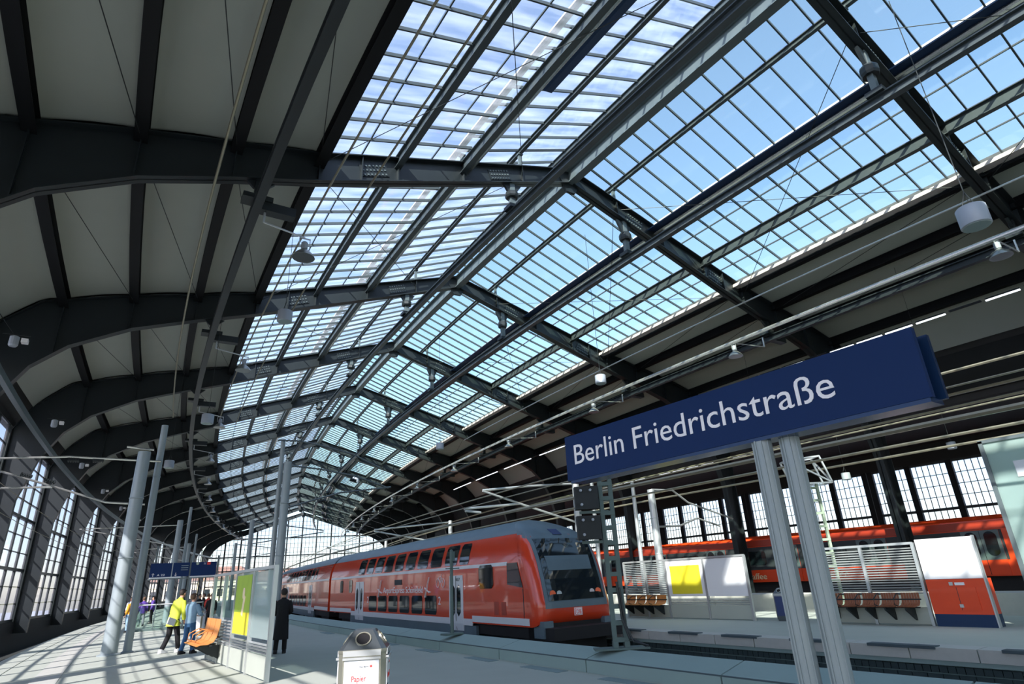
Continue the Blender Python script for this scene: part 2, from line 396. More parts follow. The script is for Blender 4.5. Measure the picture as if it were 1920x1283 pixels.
# ------------------------------------------------------------------ boarded roof = ceiling
def bandmesh(mb, P, s0, s1, t, ns=4):      # slab over polyline P (x,z), thickness t upwards
    for k in range(ns):
        a = s0+(s1-s0)*k/ns; b = s0+(s1-s0)*(k+1)/ns
        for (x0, z0), (x1, z1) in zip(P, P[1:]):
            mb.hexa([W(a, x0, z0), W(a, x1, z1), W(b, x1, z1), W(b, x0, z0), W(a, x0, z0+t), W(a, x1, z1+t), W(b, x1, z1+t), W(b, x0, z0+t)])
for side in (0, 1):
    P = [(-5.75, 0.0), (-5.75, 9.6), (-4.95, 10.75), (-3.5, 12.1), (-.7, 12.9), (1.5, 13.35), (3.62, 13.62)]
    P = P[1:]
    if side: P = [mir(p) for p in P]
    mb = MB(); mb.sweep(P+[(x, z+.2) for x, z in reversed(P)], S_A, S_B)
    ceil = mb.build('ceiling', 'deck', kind='structure', label='boarded '+('left' if side == 0 else 'right')+' slope of the station roof')
    ceil.name = 'ceiling'
    segs = [(-4.75, -2.95), (-2.65, -.85), (-.55, 1.30), (1.60, 3.52)]
    for n in range(-2, N1):
        a, b = FS(n)+.12, FS(n+1)-.12
        for x0, x1 in segs:
            Q = []
            for i in range(7):
                x = x0+(x1-x0)*i/6
                zz = interp([(-4.95, 10.1), (-4.6, 10.7), (-3.4, 11.85), (-.7, 12.62), (1.5, 13.1), (3.75, 13.6)], x)-.10+.06*math.sin(PI*i/6)
                Q.append((x, zz))
            if side: Q = [mir(p) for p in Q]
            mb = MB(); ns = 1 if n > 4 else 3
            A_ = []
            for k in range(ns+1):
                s = a+(b-a)*k/ns; A_.append([W(s, x, z) for x, z in Q]+[W(s, x, z+.05) for x, z in reversed(Q)])
            mb.loft(A_); mb.build('roof_panel', 'panel', ceil, world=True, smooth=True)

# ------------------------------------------------------------------ roof glazing, one window per bay and slope
def pane(mb, s0, s1, x0, z0, x1, z1, t=.012):
    mb.hexa([W(s0, x0, z0), W(s0, x1, z1), W(s1, x1, z1), W(s1, x0, z0), W(s0, x0, z0+t), W(s0, x1, z1+t), W(s1, x1, z1+t), W(s1, x0, z0+t)])
wn = 0
for n in range(N0, N1):
    for side in (0, 1):
        wn += 1
        o = thing('window_%d' % wn, 'roof glazing of the '+('left' if side == 0 else 'right')+' slope, bay behind arch number %d' % (n+2), None, W(FS(n)+BAY/2, 0, 0), -th(FS(n)+BAY/2), kind='structure')
        rows = [(3.75, 4.85, lg), (4.93, 6.0, lg), (6.12, 7.2, lg), (7.28, 8.3, lg), (8.2, 10.8, ug), (10.9, CX-.03, ug)]
        near = -1 <= n <= 3
        allp = MB(); bars = MB(); thin = MB()
        g = 'panedirt' if side == 0 else 'pane'
        dlt = BAY/12
        for i in range(12):
            a = FS(n)+i*dlt+.03; b = FS(n)+(i+1)*dlt-.03
            if side == 0 or True:
                for (x0, x1, fz) in rows:
                    X0, X1 = (x0, x1) if side == 0 else (2*CX-x0, 2*CX-x1)
                    if near:
                        mb = MB(); pane(mb, a, b, X0, fz(X0), X1, fz(X1)); mb.build('pane', g, o, world=True)
                    else: pane(allp, a, b, X0, fz(X0), X1, fz(X1))
        if not near: allp.build('panes', g, o, world=True, kind='stuff')
        for i in range(13):
            s = FS(n)+i*dlt
            for x0, x1, fz in ((3.75, 8.35, lg), (8.15, CX, ug)):
                X0, X1 = (x0, x1) if side == 0 else (2*CX-x0, 2*CX-x1)
                if near and i < 12:
                    mb = MB(); mb.bar(W(s, X0, fz(X0)-.04), W(s, X1, fz(X1)-.04), .045, .10); mb.build('glazing_bar', 'purlin', o, world=True)
                else: bars.bar(W(s, X0, fz(X0)-.04), W(s, X1, fz(X1)-.04), .045, .10)
        if bars.v: bars.build('glazing_bars', 'purlin', o, world=True, kind='stuff' if len(bars.v) > 20 else None)
        for x, fz in ((4.89, lg), (7.24, lg)):
            X = x if side == 0 else 2*CX-x
            mb = MB(); mb.sweep(rect(X, fz(X)-.03, .035, .05), FS(n), FS(n+1), 2.6); mb.build('cross_rod', 'purlin', o, world=True)
        # vertical glazing of the step
        X = 8.2 if side == 0 else 2*CX-8.2
        mb = MB(); mb.sweep([(X, lg(X)+.1), (X+.012, lg(X)+.1), (X+.012, ug(X)-.1), (X, ug(X)-.1)], FS(n)+.05, FS(n+1)-.05, 2.6); mb.build('step_pane', 'pane', o, world=True)
SKYN = wn

# ------------------------------------------------------------------ left wall, floor, ground
mb = MB(); mb.sweep([(-5.75, -1), (-5.3, -1), (-5.3, .62), (-5.75, .62)], S_A, S_B); wl = mb.build('wall_left', 'brickwall', kind='structure', label='low dark wall under the tall side windows on the left')
mb = MB(); mb.sweep([(-5.75, 9.4), (-5.36, 9.4), (-5.3, 9.6), (-5.75, 9.6)], S_A, S_B); mb.build('wall_left_top', 'brickwall', wl, world=True)
for n in range(N0, N1):
    wn += 1
    a0, a1 = FS(n)+.25, FS(n+1)-.25
    o = thing('window_%d' % wn, 'tall side window in the left wall, bay %d from the front' % (n+2), None, W((a0+a1)/2, -5.6, .62), -th((a0+a1)/2), kind='structure')
    nc, nr = 5, 10; z0, z1 = .68, 9.4; dz = (z1-z0)/nr; dsx = (a1-a0)/nc
    near = n in (3, 4, 5)
    allp = MB()
    for c in range(nc):
        for r in range(nr):
            s0 = a0+c*dsx+.05; s1 = a0+(c+1)*dsx-.05; za = z0+r*dz+.03; zb = z0+(r+1)*dz-.03
            mb = MB() if near else allp
            mb.hexa([W(s0, -5.46, za), W(s0, -5.44, za), W(s1, -5.44, za), W(s1, -5.46, za), W(s0, -5.46, zb), W(s0, -5.44, zb), W(s1, -5.44, zb), W(s1, -5.46, zb)])
            if near: mb.build('pane', 'winpane', o, world=True)
    if not near: allp.build('panes', 'winpane', o, world=True, kind='stuff')
    for c in range(nc+1):
        s = a0+c*dsx; mb = MB(); mb.bar(W(s, -5.45, z0-.05), W(s, -5.45, z1), .10, .14, (1, 0, 0)); mb.build('mullion', 'steel', o, world=True)
    mb = MB()
    for r in range(nr+1):
        z = z0+r*dz; big = r in (3, 6, 0)
        mb.sweep(rect(-5.45, z-(.07 if big else .02), .16 if big else .08, .14 if big else .04), a0, a1, 3)
    mb.build('transoms', 'steel', o, world=True)
def strip(name, prof, m, kind='structure', label=None, s0=S_A, s1=150, parent=None, cat=None, ds=2.6):
    mb = MB(); mb.sweep(prof, s0, s1, ds); return mb.build(name, m, parent, world=parent is not None, kind=kind, label=label, cat=cat)
flA = strip('floor', [(-2.1, -.75), (7.55, -.75), (7.55, 0), (-2.1, 0)], 'concrete', label='pale concrete floor of the near platform')
flA.name = 'floor'
flB = strip('floor', [(13.45, -.28), (20.75, -.28), (20.75, 0), (13.45, 0)], 'concrete', label='concrete floor of the far platform')
strip('floor', [(-6, -1.3), (46, -1.3), (46, -.95), (-6, -.95)], 'ballast', label='dark ballast bed of the tracks')
# slabs and edge stones of the near platform
dx = 0
for i in range(60):
    s0 = -1+i*1.2; mb = MB(); mb.sweep([(-2.14, -.2), (-1.55, -.2), (-1.55, .012), (-2.14, .012)], s0+.012, s0+1.188, 2); mb.build('edge_stone', 'concrete', flA, world=True)
for i in range(90):
    s0 = -1+i*.6; mb = MB(); mb.sweep([(-.75, -.02), (-.25, -.02), (-.25, .008), (-.75, .008)], s0+.008, s0+.592, 2); mb.build('tactile_slab', 'tactile', flA, world=True)
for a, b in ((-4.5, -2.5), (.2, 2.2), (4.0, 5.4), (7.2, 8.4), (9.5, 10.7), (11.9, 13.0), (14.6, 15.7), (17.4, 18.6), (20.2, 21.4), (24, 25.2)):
    mb = MB(); mb.sweep([(7.2, -.02), (7.45, -.02), (7.45, .009), (7.2, .009)], a, b, 2); mb.build('dark_slab', 'darkslab', flA, world=True)  # plain darker slabs let into the floor along the parapet
# far platform edge
for i in range(48):
    s0 = -2+i*1.2; mb = MB(); mb.sweep([(13.35, -.2), (13.85, -.2), (13.85, .012), (13.35, .012)], s0+.012, s0+1.188, 2); mb.build('edge_stone', 'tactile', flB, world=True)
for a, b in ((1.6, 3.0), (3.4, 4.8), (5.9, 7.2), (8.1, 9.0), (9.9, 10.95), (11.75, 12.8), (13.9, 15), (16.5, 17.6), (19.3, 20.4)):
    mb = MB(); mb.sweep([(13.32, -.02), (13.55, -.02), (13.55, .03), (13.32, .03)], a, b, 2); mb.build('edge_insert', 'grate', flB, world=True)
# brick wall below the far platform edge, courses stepping
wb = strip('wall_right', [(13.52, -.95), (13.9, -.95), (13.9, -.28), (13.52, -.28)], 'mortar', label='dark brick side of the far platform above the empty track')
strip('edge_band', [(13.38, -.28), (13.6, -.28), (13.6, -.0), (13.38, -.0)], 'concrete2', kind=None, parent=wb)
far = MB()
for r in range(4):
    L = .28 if r in (1, 2) else .15
    z0 = -.30-.135*(r+1)+.0; y0 = 2.0; cnt = 0
    s = -3.0+(.14 if r == 2 else 0)
    while s < 60:
        tgt = far
        one = 3.2 < s < 12.5
        mb = MB() if one else far
        mb.sweep([(13.49, z0+.012), (13.55, z0+.012), (13.55, z0+.123), (13.49, z0+.123)], s+.008, s+L-.008, 5)
        if one: mb.build('brick', 'brick', wb, world=True)
        s += L
far.build('bricks', 'brick', wb, world=True, kind='stuff')
# parapets
def parapet(x0, x1, label, h=.22):
    root = thing('wall_parapet', label, None, W(20, x0, 0), 0, kind='structure')
    s = -11.55
    while s < 120:
        mb = MB(); mb.sweep([(x0, -.7), (x0, h-.02), (x0+.05, h+.0), (x1, h+.11), (x1, -.7)], s+.014, s+2.936, 1.5); mb.build('parapet_segment', 'concrete2', root, world=True)
        mb = MB(); mb.sweep([(x0-.004, h-.03), (x0+.03, h-.03), (x0+.03, h-.012), (x0-.004, h-.012)], s+.014, s+2.936, 1.5); mb.build('groove', 'grate', root, world=True)
        s += 2.95
    return root
pA = parapet(7.55, 8.1, 'low concrete parapet between the near platform and the red train')
pA.name = 'wall_parapet'
# second parapet, pale and higher
root = thing('wall_parapet', 'pale concrete parapet along the back of the far platform', None, W(20, 20, 0), 0, kind='structure')
s = -11.5
while s < 110:
    mb = MB(); mb.sweep([(20.75, -.7), (20.75, .55), (21.15, .59), (21.15, -.7)], s+.014, s+2.9, 2.9); mb.build('parapet_segment', 'tactile', root, world=True); s += 2.92

# right side: arcade, suburban hall and its windows
strip('wall_right', [(31.6, 8.3), (31.95, 8.3), (31.95, 10.2), (31.6, 10.2)], 'brickwall', label='dark beam above the arcade on the right')
strip('ceiling', [(31.8, 8.0), (39.2, 7.4), (39.2, 7.7), (31.8, 8.3)], 'deck', label='dark flat roof over the orange train on the right', s1=110)
wr = strip('wall_right', [(38.4, -1), (38.7, -1), (38.7, 1.9), (38.4, 1.9)], 'brickwall', label='far wall behind the orange train', s1=110)
strip('wall_top', [(38.4, 6.45), (38.7, 6.45), (38.7, 7.6), (38.4, 7.6)], 'brickwall', kind=None, parent=wr, s1=110)
for k in range(-3, 9):
    wn += 1
    a0, a1 = 4.5+k*BAY+.2-5, 4.5+(k+1)*BAY-.2-5
    o = thing('window_%d' % wn, 'large gridded window behind the orange train, number %d from the left end' % (9-k), None, W((a0+a1)/2, 38.5, 1.9), 0, kind='structure')
    nc = 4
    for c in range(nc+1):
        s = a0+(a1-a0)*c/nc; mb = MB(); mb.bar(W(s, 38.5, 1.9), W(s, 38.5, 6.45), .30, .24, (1, 0, 0)); mb.build('mullion', 'steel_black', o, world=True)
    mb = MB()
    for z in (1.9, 3.9, 6.4): mb.sweep(rect(38.5, z-.07, .2, .14), a0, a1, 3)
    mb.build('transoms', 'steel', o, world=True)
    for c in range(nc):
        sa = a0+(a1-a0)*c/nc+.15; sb = a0+(a1-a0)*(c+1)/nc-.15
        for za, zb in ((1.97, 3.83), (3.97, 6.33)):
            mb = MB(); mb.hexa([W(sa, 38.49, za), W(sa, 38.51, za), W(sb, 38.51, za), W(sb, 38.49, za), W(sa, 38.49, zb), W(sa, 38.51, zb), W(sb, 38.51, zb), W(sb, 38.49, zb)]); pn = mb.build('pane', 'winpane', o, world=True)
            mb = MB()
            for q in range(1, 6): s = sa+(sb-sa)*q/6; mb.bar(W(s, 38.47, za), W(s, 38.47, zb), .035, .035)
            nzz = 3 if zb-za < 2 else 4
            for q in range(1, nzz): z = za+(zb-za)*q/nzz; mb.bar(W(sa, 38.47, z), W(sb, 38.47, z), .035, .035)
            mb.build('lattice', 'steel', pn, world=True)

# end wall
eo = thing('window_%d' % (wn+1), 'glazed end wall closing the far end of the hall', None, W(S_B, CX, 0), -th(S_B), kind='structure'); wn += 1
def eP(x, z, dy=0): return Vector((x, dy, z))
x = -4.2; vm = []
while x < 30.6: vm.append(x); x += 2.9
for x in vm:
    zt = min(botz(x), 16) if -4 < x < 30.3 else 6
    mb = MB(); mb.box((x-CX, 0, zt/2), (.26, .25, zt)); mb.build('mullion', 'steel', eo)
for z in (2.6, 5.3, 7.9, 11.35):
    xs = [v for v in [i*.1 for i in range(-45, 310)] if (botz(v) if -4.2 < v < 30.5 else 0) > z-.05]
    a, b = (min(xs), max(xs)) if xs else (-4.2, 30.5)
    mb = MB(); mb.box(((a+b)/2-CX, 0, z), (b-a, .2, .22)); mb.build('transom', 'steel', eo)
mb = MB(); mb2 = MB(); x = -4.2
while x < 30.5:
    zt = botz(max(-4.1, min(30.4, x)))
    mb2.box((x-CX, .05, zt/2), (.07, .05, zt)); x += .725
z = .65
while z < 15: 
    xs = [v for v in [i*.1 for i in range(-42, 306)] if botz(max(-4.1, min(30.4, v))) > z]
    if xs: mb2.box(((min(xs)+max(xs))/2-CX, .05, z), (max(xs)-min(xs), .05, .05))
    z += .87
mb2.build('lattice', 'steel', eo, kind='stuff')
P = [(x-CX, min(botz(x), 15.75)) for x in [-4.15, -3.9, -3.3, -2.4, -.6, 3.65, CX, 22.65, 26.9, 28.7, 29.6, 30.2, 30.4]]
mb = MB(); mb.prism([(P[0][0], 2.2)]+P+[(P[-1][0], 2.2)], 'y', .1, .12); mb.build('pane', 'winpane', eo)
MB().sweep([(-700, -9), (800, -9), (800, -8.5), (-700, -8.5)], 0, 1, 1)
mb = MB(); mb.box((100, 100, -8.2), (1600, 1600, .4)); mb.build('floor', 'ground', kind='structure', label='street level far below the viaduct')
# ------------------------------------------------------------------ more materials
M['red'] = mat('traffic_red_paint', (.62, .050, .014), .25, 0, .06, 1.5, coat=.6)
M['red2'] = mat('orange_red_paint', (.80, .07, .015), .3, 0, .05, 2, coat=.3)
M['ochre'] = mat('dark_red_paint', (.36, .035, .015), .35, 0, .08, 2)
M['white'] = mat('light_grey_paint', (.66, .70, .72), .35, 0, .03, 3)
M['purewhite'] = mat('white_print', (.86, .86, .86), .5, 0, .02, 3)
M['roofgrey'] = mat('slate_roof_paint', (.10, .15, .18), .4, 0, .25, 1.2)
M['trainglass'] = mat('dark_train_glass', (.012, .018, .022), .04, 0, .1, 2, spec=1)
M['black'] = mat('black_rubber', (.006, .006, .007), .6, 0, .1, 3)
M['under'] = mat('underframe_black', (.010, .010, .011), .8, 0, .3, 3)
M['seam'] = mat('door_seam', (.03, .035, .04), .6)
M['orange_lamp'] = mat('red_orange_lamp', (.9, .16, .06), .15, 0, .05, 3)
M['lens'] = mat('clear_lamp_lens', (.6, .65, .68), .1, .3, .05, 3)
M['navy'] = mat('station_sign_blue', (.004, .023, .095), .5, 0, .05, 2, spec=.2)
M['navy2'] = mat('sign_frame_blue', (.010, .035, .10), .25, .2, .05, 2)
M['letter'] = mat('white_lettering', (.88, .88, .90), .5, 0, .01, 3)
M['yellow'] = mat('yellow_poster', (.86, .74, .03), .6, 0, .05, 2)
M['lime'] = mat('lime_coat', (.62, .70, .06), .8, 0, .08, 6)
M['limedark'] = mat('green_poster', (.35, .52, .04), .6, 0, .2, 3)
M['skin'] = mat('skin', (.55, .30, .20), .6, 0, .05, 6)
M['hair'] = mat('dark_hair', (.025, .016, .012), .7, 0, .2, 30)
M['hairbrown'] = mat('brown_hair', (.10, .055, .03), .7, 0, .2, 30)
M['denim'] = mat('denim_jeans', (.035, .11, .23), .85, 0, .2, 20)
M['denimlight'] = mat('pale_denim_jacket', (.24, .38, .50), .85, 0, .12, 20)
M['blackcloth'] = mat('black_cloth', (.006, .006, .008), .9, 0, .2, 10)
M['orangecloth'] = mat('amber_jacket', (.75, .36, .03), .85, 0, .1, 8)
M['violet'] = mat('violet_jacket', (.10, .05, .30), .85, 0, .1, 8)
M['greycloth'] = mat('grey_cloth', (.25, .25, .28), .85, 0, .1, 8)
M['redcloth'] = mat('red_cloth', (.5, .05, .03), .85, 0, .1, 8)
M['wood'] = mat('orange_bentwood', (.62, .26, .07), .45, 0, .15, 5)
M['wooddark'] = mat('brown_perforated_seat', (.26, .085, .035), .5, .1, .2, 8)
M['steelbin'] = mat('stainless_bin', (.42, .42, .34), .3, .75, .08, 6)
M['bintop'] = mat('dark_bin_lid', (.10, .12, .13), .3, .6, .1, 4)
M['hole'] = mat('bin_opening', (.004, .004, .005), .9)
M['mast'] = mat('green_grey_mast', (.09, .14, .13), .55, .1, .12, 4)
M['mastlight'] = mat('pale_green_mast', (.30, .38, .27), .55, .1, .12, 4)
M['signal'] = mat('signal_black', (.008, .014, .016), .6)
M['drum'] = mat('grey_drum_enamel', (.34, .38, .42), .45, .1, .04, 4)
M['lampshade'] = mat('spun_aluminium_shade', (.36, .38, .36), .3, .7, .06, 5)
M['redtext'] = mat('red_print', (.75, .06, .05), .6)
M['glowstrip'] = mat('glowing_strip', (.9, .93, 1), .5, emit=(.9, .95, 1), es=1.6)
M['cream'] = mat('cream_print', (.85, .72, .45), .6)
M['stone'] = mat('brown_stone_pier', (.12, .10, .06), .9, 0, .35, 4)
M['bluep'] = mat('blue_picture_print', (.03, .05, .14), .6)
M['pinkp'] = mat('pink_symbol_print', (.55, .15, .4), .6)

# ------------------------------------------------------------------ track rails and sleepers
def track(xc, label, zr=-.78, s0=-8, s1=136, near=None):
    t = thing('track', label, 'track', W(20, xc, -.95), 0)
    for d in (-.67, .67):
        mb = MB(); mb.sweep([(xc+d-.06, zr-.13), (xc+d+.06, zr-.13), (xc+d+.03, zr), (xc+d-.03, zr)], s0, s1, 2.6); mb.build('rail', 'rail', t, world=True)
    far = MB(); s = s0
    while s < s1:
        one = near and near[0] < s < near[1]; mb = MB() if one else far
        mb.hexa([W(s, xc-1.1, -.98), W(s, xc+1.1, -.98), W(s+.24, xc+1.1, -.98), W(s+.24, xc-1.1, -.98), W(s, xc-1.1, zr-.12), W(s, xc+1.1, zr-.12), W(s+.24, xc+1.1, zr-.12), W(s+.24, xc-1.1, zr-.12)])
        if one: mb.build('sleeper', 'sleeper', t, world=True)
        s += .56
    far.build('sleepers', 'sleeper', t, world=True, kind='stuff')
track(-3.75, 'rail track along the windowed left wall', near=(20, 70))
track(11.7, 'rail track in the trough under the red double deck train')
track(23.0, 'empty rail track behind the far platform')
track(34.4, 'rail track under the orange train', zr=-.2)

# ------------------------------------------------------------------ red double-deck train
HW = 1.30
def prof_side(t):   # t 0..1 -> half width, z from bottom of body to crown
    P = [(1.26, -.02), (1.30, .25), (1.30, 1.0), (1.30, 1.9), (1.27, 2.2), (1.16, 2.62), (1.02, 2.93), (.78, 3.14), (.42, 3.29), (0, 3.34)]
    x = t*(len(P)-1); i = min(int(x), len(P)-2); f = x-i
    return P[i][0]+(P[i+1][0]-P[i][0])*f, P[i][1]+(P[i+1][1]-P[i][1])*f
PS = [(1.26, .0), (1.30, .25), (1.30, 1.9), (1.285, 2.1), (1.24, 2.35), (1.16, 2.6), (1.06, 2.82), (.93, 2.98), (.72, 3.14), (.42, 3.27), (.0, 3.32)]
def hw(z):
    return interp([(b, a) for a, b in PS], z) if z > 0 else 1.26
ZC = 1.45
def Rphi(phi):     # polar radius of the section about (0, ZC)
    lo, hi = 0, 4.
    dx, dz = abs(math.cos(phi)), math.sin(phi)
    for _ in range(26):
        m = (lo+hi)/2; x, z = dx*m, ZC+dz*m
        inside = (z > .28 if dz < 0 else z < 3.32) and x < hw(max(z, .0))+1e-6
        if inside: lo = m
        else: hi = m
    return lo
NOFF = 1.95
def tip(z):        # longitudinal set-back of the raked nose at height z
    return NOFF+interp([(0, .10), (.5, .0), (.85, .0), (1.5, .18), (2.0, .35), (2.5, .58), (2.75, .78), (2.95, 1.10), (3.15, 1.60), (3.4, 2.2)], z)
def noseL(y, z):
    phi = math.atan2(z-ZC, y); r = min(1, math.hypot(y, z-ZC)/max(.01, Rphi(phi)))
    return tip(z)+.42*(1-math.sqrt(max(0, 1-r**9)))
def ring_side(L, zlo=0.0):
    pts = [(-hw(z), z) for z in [.28, .6, 1.0, 1.4, 1.75, 1.9, 2.1, 2.35, 2.6, 2.82, 2.98, 3.14, 3.27]]
    full = pts+[(0, 3.32)]+[(-a, b) for a, b in reversed(pts)]
    return [Vector((a, L, b)) for a, b in full]
def side_patch(mb, L0, L1, z0, z1, off=.012, side=-1, rad=0., nz=5):
    """rounded patch on the car side, following the section, a little proud"""
    n = nz if rad == 0 else max(nz, 8)
    rows = []
    for i in range(n+1):
        z = z0+(z1-z0)*i/n; ins = 0
        if rad:
            if z-z0 < rad: ins = rad-math.sqrt(max(0, rad**2-(rad-(z-z0))**2))
            if z1-z < rad: ins = rad-math.sqrt(max(0, rad**2-(rad-(z1-z))**2))
        rows.append((z, ins))
    rg = []
    for z, ins in rows:
        x = side*(hw(z)+off); xi = side*(hw(z)-.02)
        rg.append([Vector((x, L0+ins, z)), Vector((x, L1-ins, z)), Vector((xi, L1-ins, z)), Vector((xi, L0+ins, z))])
    mb.loft(rg); return mb
def coach(root, L0, L1, cab):
    """coach between L0 (front) and L1 along local +Y; built around the track centre"""
    La = L0+2.45 if cab else L0
    mb = MB()
    rings = [[Vector((p.x, La, p.z)) for p in ring_side(0)], [Vector((p.x, L1, p.z)) for p in ring_side(0)]]
    # red body lower than roof line, grey roof above
    def split(zs, hi):
        pts = [(-hw(z), z) for z in zs]
        return pts
    low = [(-hw(z), z) for z in (.28, .6, 1.0, 1.5, 1.9, 2.1, 2.35, 2.6, 2.82)]
    sec = low+[(-a, b) for a, b in reversed(low)]
    fr_ = (lambda L, b: max(L, tip(min(3.39, b))+.5) if cab and L < L0+5 else L); mb.loft([[Vector((a, fr_(L, b), b)) for a, b in sec] for L in (La, L1)]); mb.build('body_shell', 'red', root, smooth=True)
    up = [(-hw(z), z) for z in (2.82, 2.98, 3.14, 3.27)]
    sec = up+[(0, 3.32)]+[(-a, b) for a, b in reversed(up)]
    mb = MB(); mb.loft([[Vector((a*1.0, fr_(L, b), b+.004)) for a, b in sec] for L in (La, L1)]); mb.build('roof', 'roofgrey', root, smooth=True)
    for side in (-1, 1):
        st = MB(); side_patch(st, L0+3.6 if cab else La+.1, L1-.1, 1.93, 2.03, .008, side); st.build('upper_stripe', 'white', root)
        ds = [(6.65, 7.75), (17.75, 19.1)] if cab else [(5.8, 7.05), (17.6, 18.85)]
        sk = MB(); side_patch(sk, La+.02, L0+6.0 if cab else L0+4.6, .32, .50, .01, side, nz=1); sk.build('skirt', 'white', root)
        sk = MB(); side_patch(sk, ds[0][0]+L0-(.65 if cab else 1.0), ds[1][1]+L0+.7, .20, .40, .01, side, nz=1); sk.build('skirt', 'white', root)
        sk = MB(); side_patch(sk, ds[1][1]+L0+.7, L1-.1, .32, .50, .01, side, nz=1); sk.build('skirt', 'white', root)
        sk = MB(); sk.box((side*1.22, (ds[0][0]+ds[1][1])/2+L0, .02), (.1, ds[1][1]-ds[0][0]+1.7, .36)); sk.build('underfloor_panel', 'roofgrey', root)
        for a, b in ds:
            a += L0; b += L0
            fr = MB(); side_patch(fr, a, b, .02, 1.74, .016, side, .03); d = fr.build('door', 'white', root)
            for q in (a+.33, b-.33):
                g = MB(); side_patch(g, q-.15, q+.15, .45, 1.45, .024, side, .15); g.build('door_window', 'trainglass', d)
            g = MB(); side_patch(g, (a+b)/2-.015, (a+b)/2+.015, .04, 1.72, .022, side); g.build('door_seam', 'seam', d)
        u0, u1 = (L0+5.7, L0+19.0) if cab else (L0+4.0, L0+19.5)
        nU = 10; stp = (u1-u0)/nU
        for i in range(nU):
            g = MB(); wd = .55 if i in (0,) else 1.0
            a_ = u0+i*stp+(.4 if i == 0 else 0)
            side_patch(g, a_+.12, a_+stp*.86 if i else a_+.85, 2.07, 2.74, .014, side, .08); g.build('upper_window', 'trainglass', root)
        a, b = ds[0][1]+L0+1.0, ds[1][0]+L0-.75; nL = 6; stp = (b-a)/nL
        for i in range(nL):
            g = MB(); side_patch(g, a+i*stp+.14, a+(i+1)*stp-.14, .46, 1.10, .014, side, .07); g.build('lower_window', 'trainglass', root)
        if cab:
            g = MB(); side_patch(g, L0+4.5, L0+5.45, 1.30, 1.99, .022, side, .1); g.build('cab_side_window', 'trainglass', root)
            g = MB(); X_ = lambda z: side*(hw(z)+.02)
            rr_ = [(L0+3.6, 1.99), (L0+3.0, 1.99), (L0+2.72, 1.30), (L0+3.6, 1.40)]
            g.add([(X_(z), q, z) for q, z in rr_]+[(side*(hw(z)-.03), q, z) for q, z in rr_], [(0, 1, 2, 3), (7, 6, 5, 4), (0, 4, 5, 1), (1, 5, 6, 2), (2, 6, 7, 3), (3, 7, 4, 0)]); g.build('driver_window', 'trainglass', root)
            g = MB(); side_patch(g, L0+2.72, L0+2.75, .3, 1.28, .006, side); g.build('body_seam', 'seam', root)
            for q in (L0+3.75, L0+4.2):
                g = MB(); side_patch(g, q, q+.28, .56, .92, .004, side); g.build('vent_grille', 'ochre', root)
        for q in (L1-2.6, L1-4.3):
            g = MB(); side_patch(g, q, q+.55, 1.25, 1.85, .02, side, .08); g.build('end_window', 'trainglass', root)
    # bogies and underframe
    for q in ((L0+4.6) if cab else L0+2.6, L1-2.7):
        b_ = MB(); b_.box((0, q, -.28), (1.9, 2.5, .5)); bo = b_.build('bogie', 'under', root)
        for dy in (-.95, .95):
            for sx in (-.68, .68):
                wl_ = MB(); wl_.tube([(sx-.06, q+dy, -.38), (sx+.06, q+dy, -.38)], .40, 18); wl_.build('wheel', 'under', bo)
    b_ = MB(); b_.box((0, (L0+L1)/2, .12), (2.3, (L1-L0)-(3 if cab else .6), .3)); b_.build('underframe', 'under', root)
    if not cab or True:
        b_ = MB(); b_.box((0, L1+.18, 1.55), (1.9, .4, 2.7)); b_.build('gangway_bellows', 'black', root)
a_ = W(15.1, 10.35, 0); b_ = W(37.4, 10.35, 0); dv = (b_-a_).normalized(); rzt = -math.atan2(dv.x, dv.y)
nv = Vector((dv.y, -dv.x, 0)); O1 = a_+nv*HW-dv*2.45; CL = (b_-a_).length+2.45
tr = thing('train', 'red double deck regional train with a grey roof at the far platform', 'train', O1, rzt)
coach(tr, 0, CL, True)
# nose
NS = 24
def sec_pt(phi): r = Rphi(phi); return r*math.cos(phi), ZC+r*math.sin(phi)
phis = [2*PI*k/128 for k in range(128)]
def nose_ring(r):
    out = []
    for p in phis:
        R_ = Rphi(p)*r; y, z = R_*math.cos(p), ZC+R_*math.sin(p); out.append(Vector((y, noseL(y, z) if r < .9999 else noseL(y*.999, ZC+(z-ZC)*.999), z)))
    return out
def back_ring(L): return [Vector((Rphi(p)*math.cos(p), L, ZC+Rphi(p)*math.sin(p))) for p in phis]
mb = MB(); bk = back_ring(2.48)
for p in bk: p.y = max(p.y, tip(min(3.3, p.z))+.6)
mb.loft([bk]+[[a.lerp(b, q) for a, b in zip(bk, nose_ring(1.0))] for q in (.25, .5, .75)]+[nose_ring(r) for r in (1.0, .998, .99, .975, .955, .93, .9, .86, .8, .74, .66, .58, .5, .4, .3, .2, .1, .02)])
red_, gry_ = MB(), MB(); red_.v = list(mb.v); gry_.v = list(mb.v)
for f_ in mb.f:
    c = sum((mb.v[i] for i in f_), Vector())/len(f_); (gry_ if c.z > (2.68 if c.y < tip(c.z)+.3 else 2.80) else red_).f.append(f_)
for q in (red_, gry_):
    us = sorted(set(i for f_ in q.f for i in f_)); mp_ = {i: k for k, i in enumerate(us)}; q.v = [q.v[i] for i in us]; q.f = [tuple(mp_[i] for i in f_) for f_ in q.f]
red_.build('nose', 'red', tr, smooth=True); gry_.build('nose_roof', 'roofgrey', tr, smooth=True)
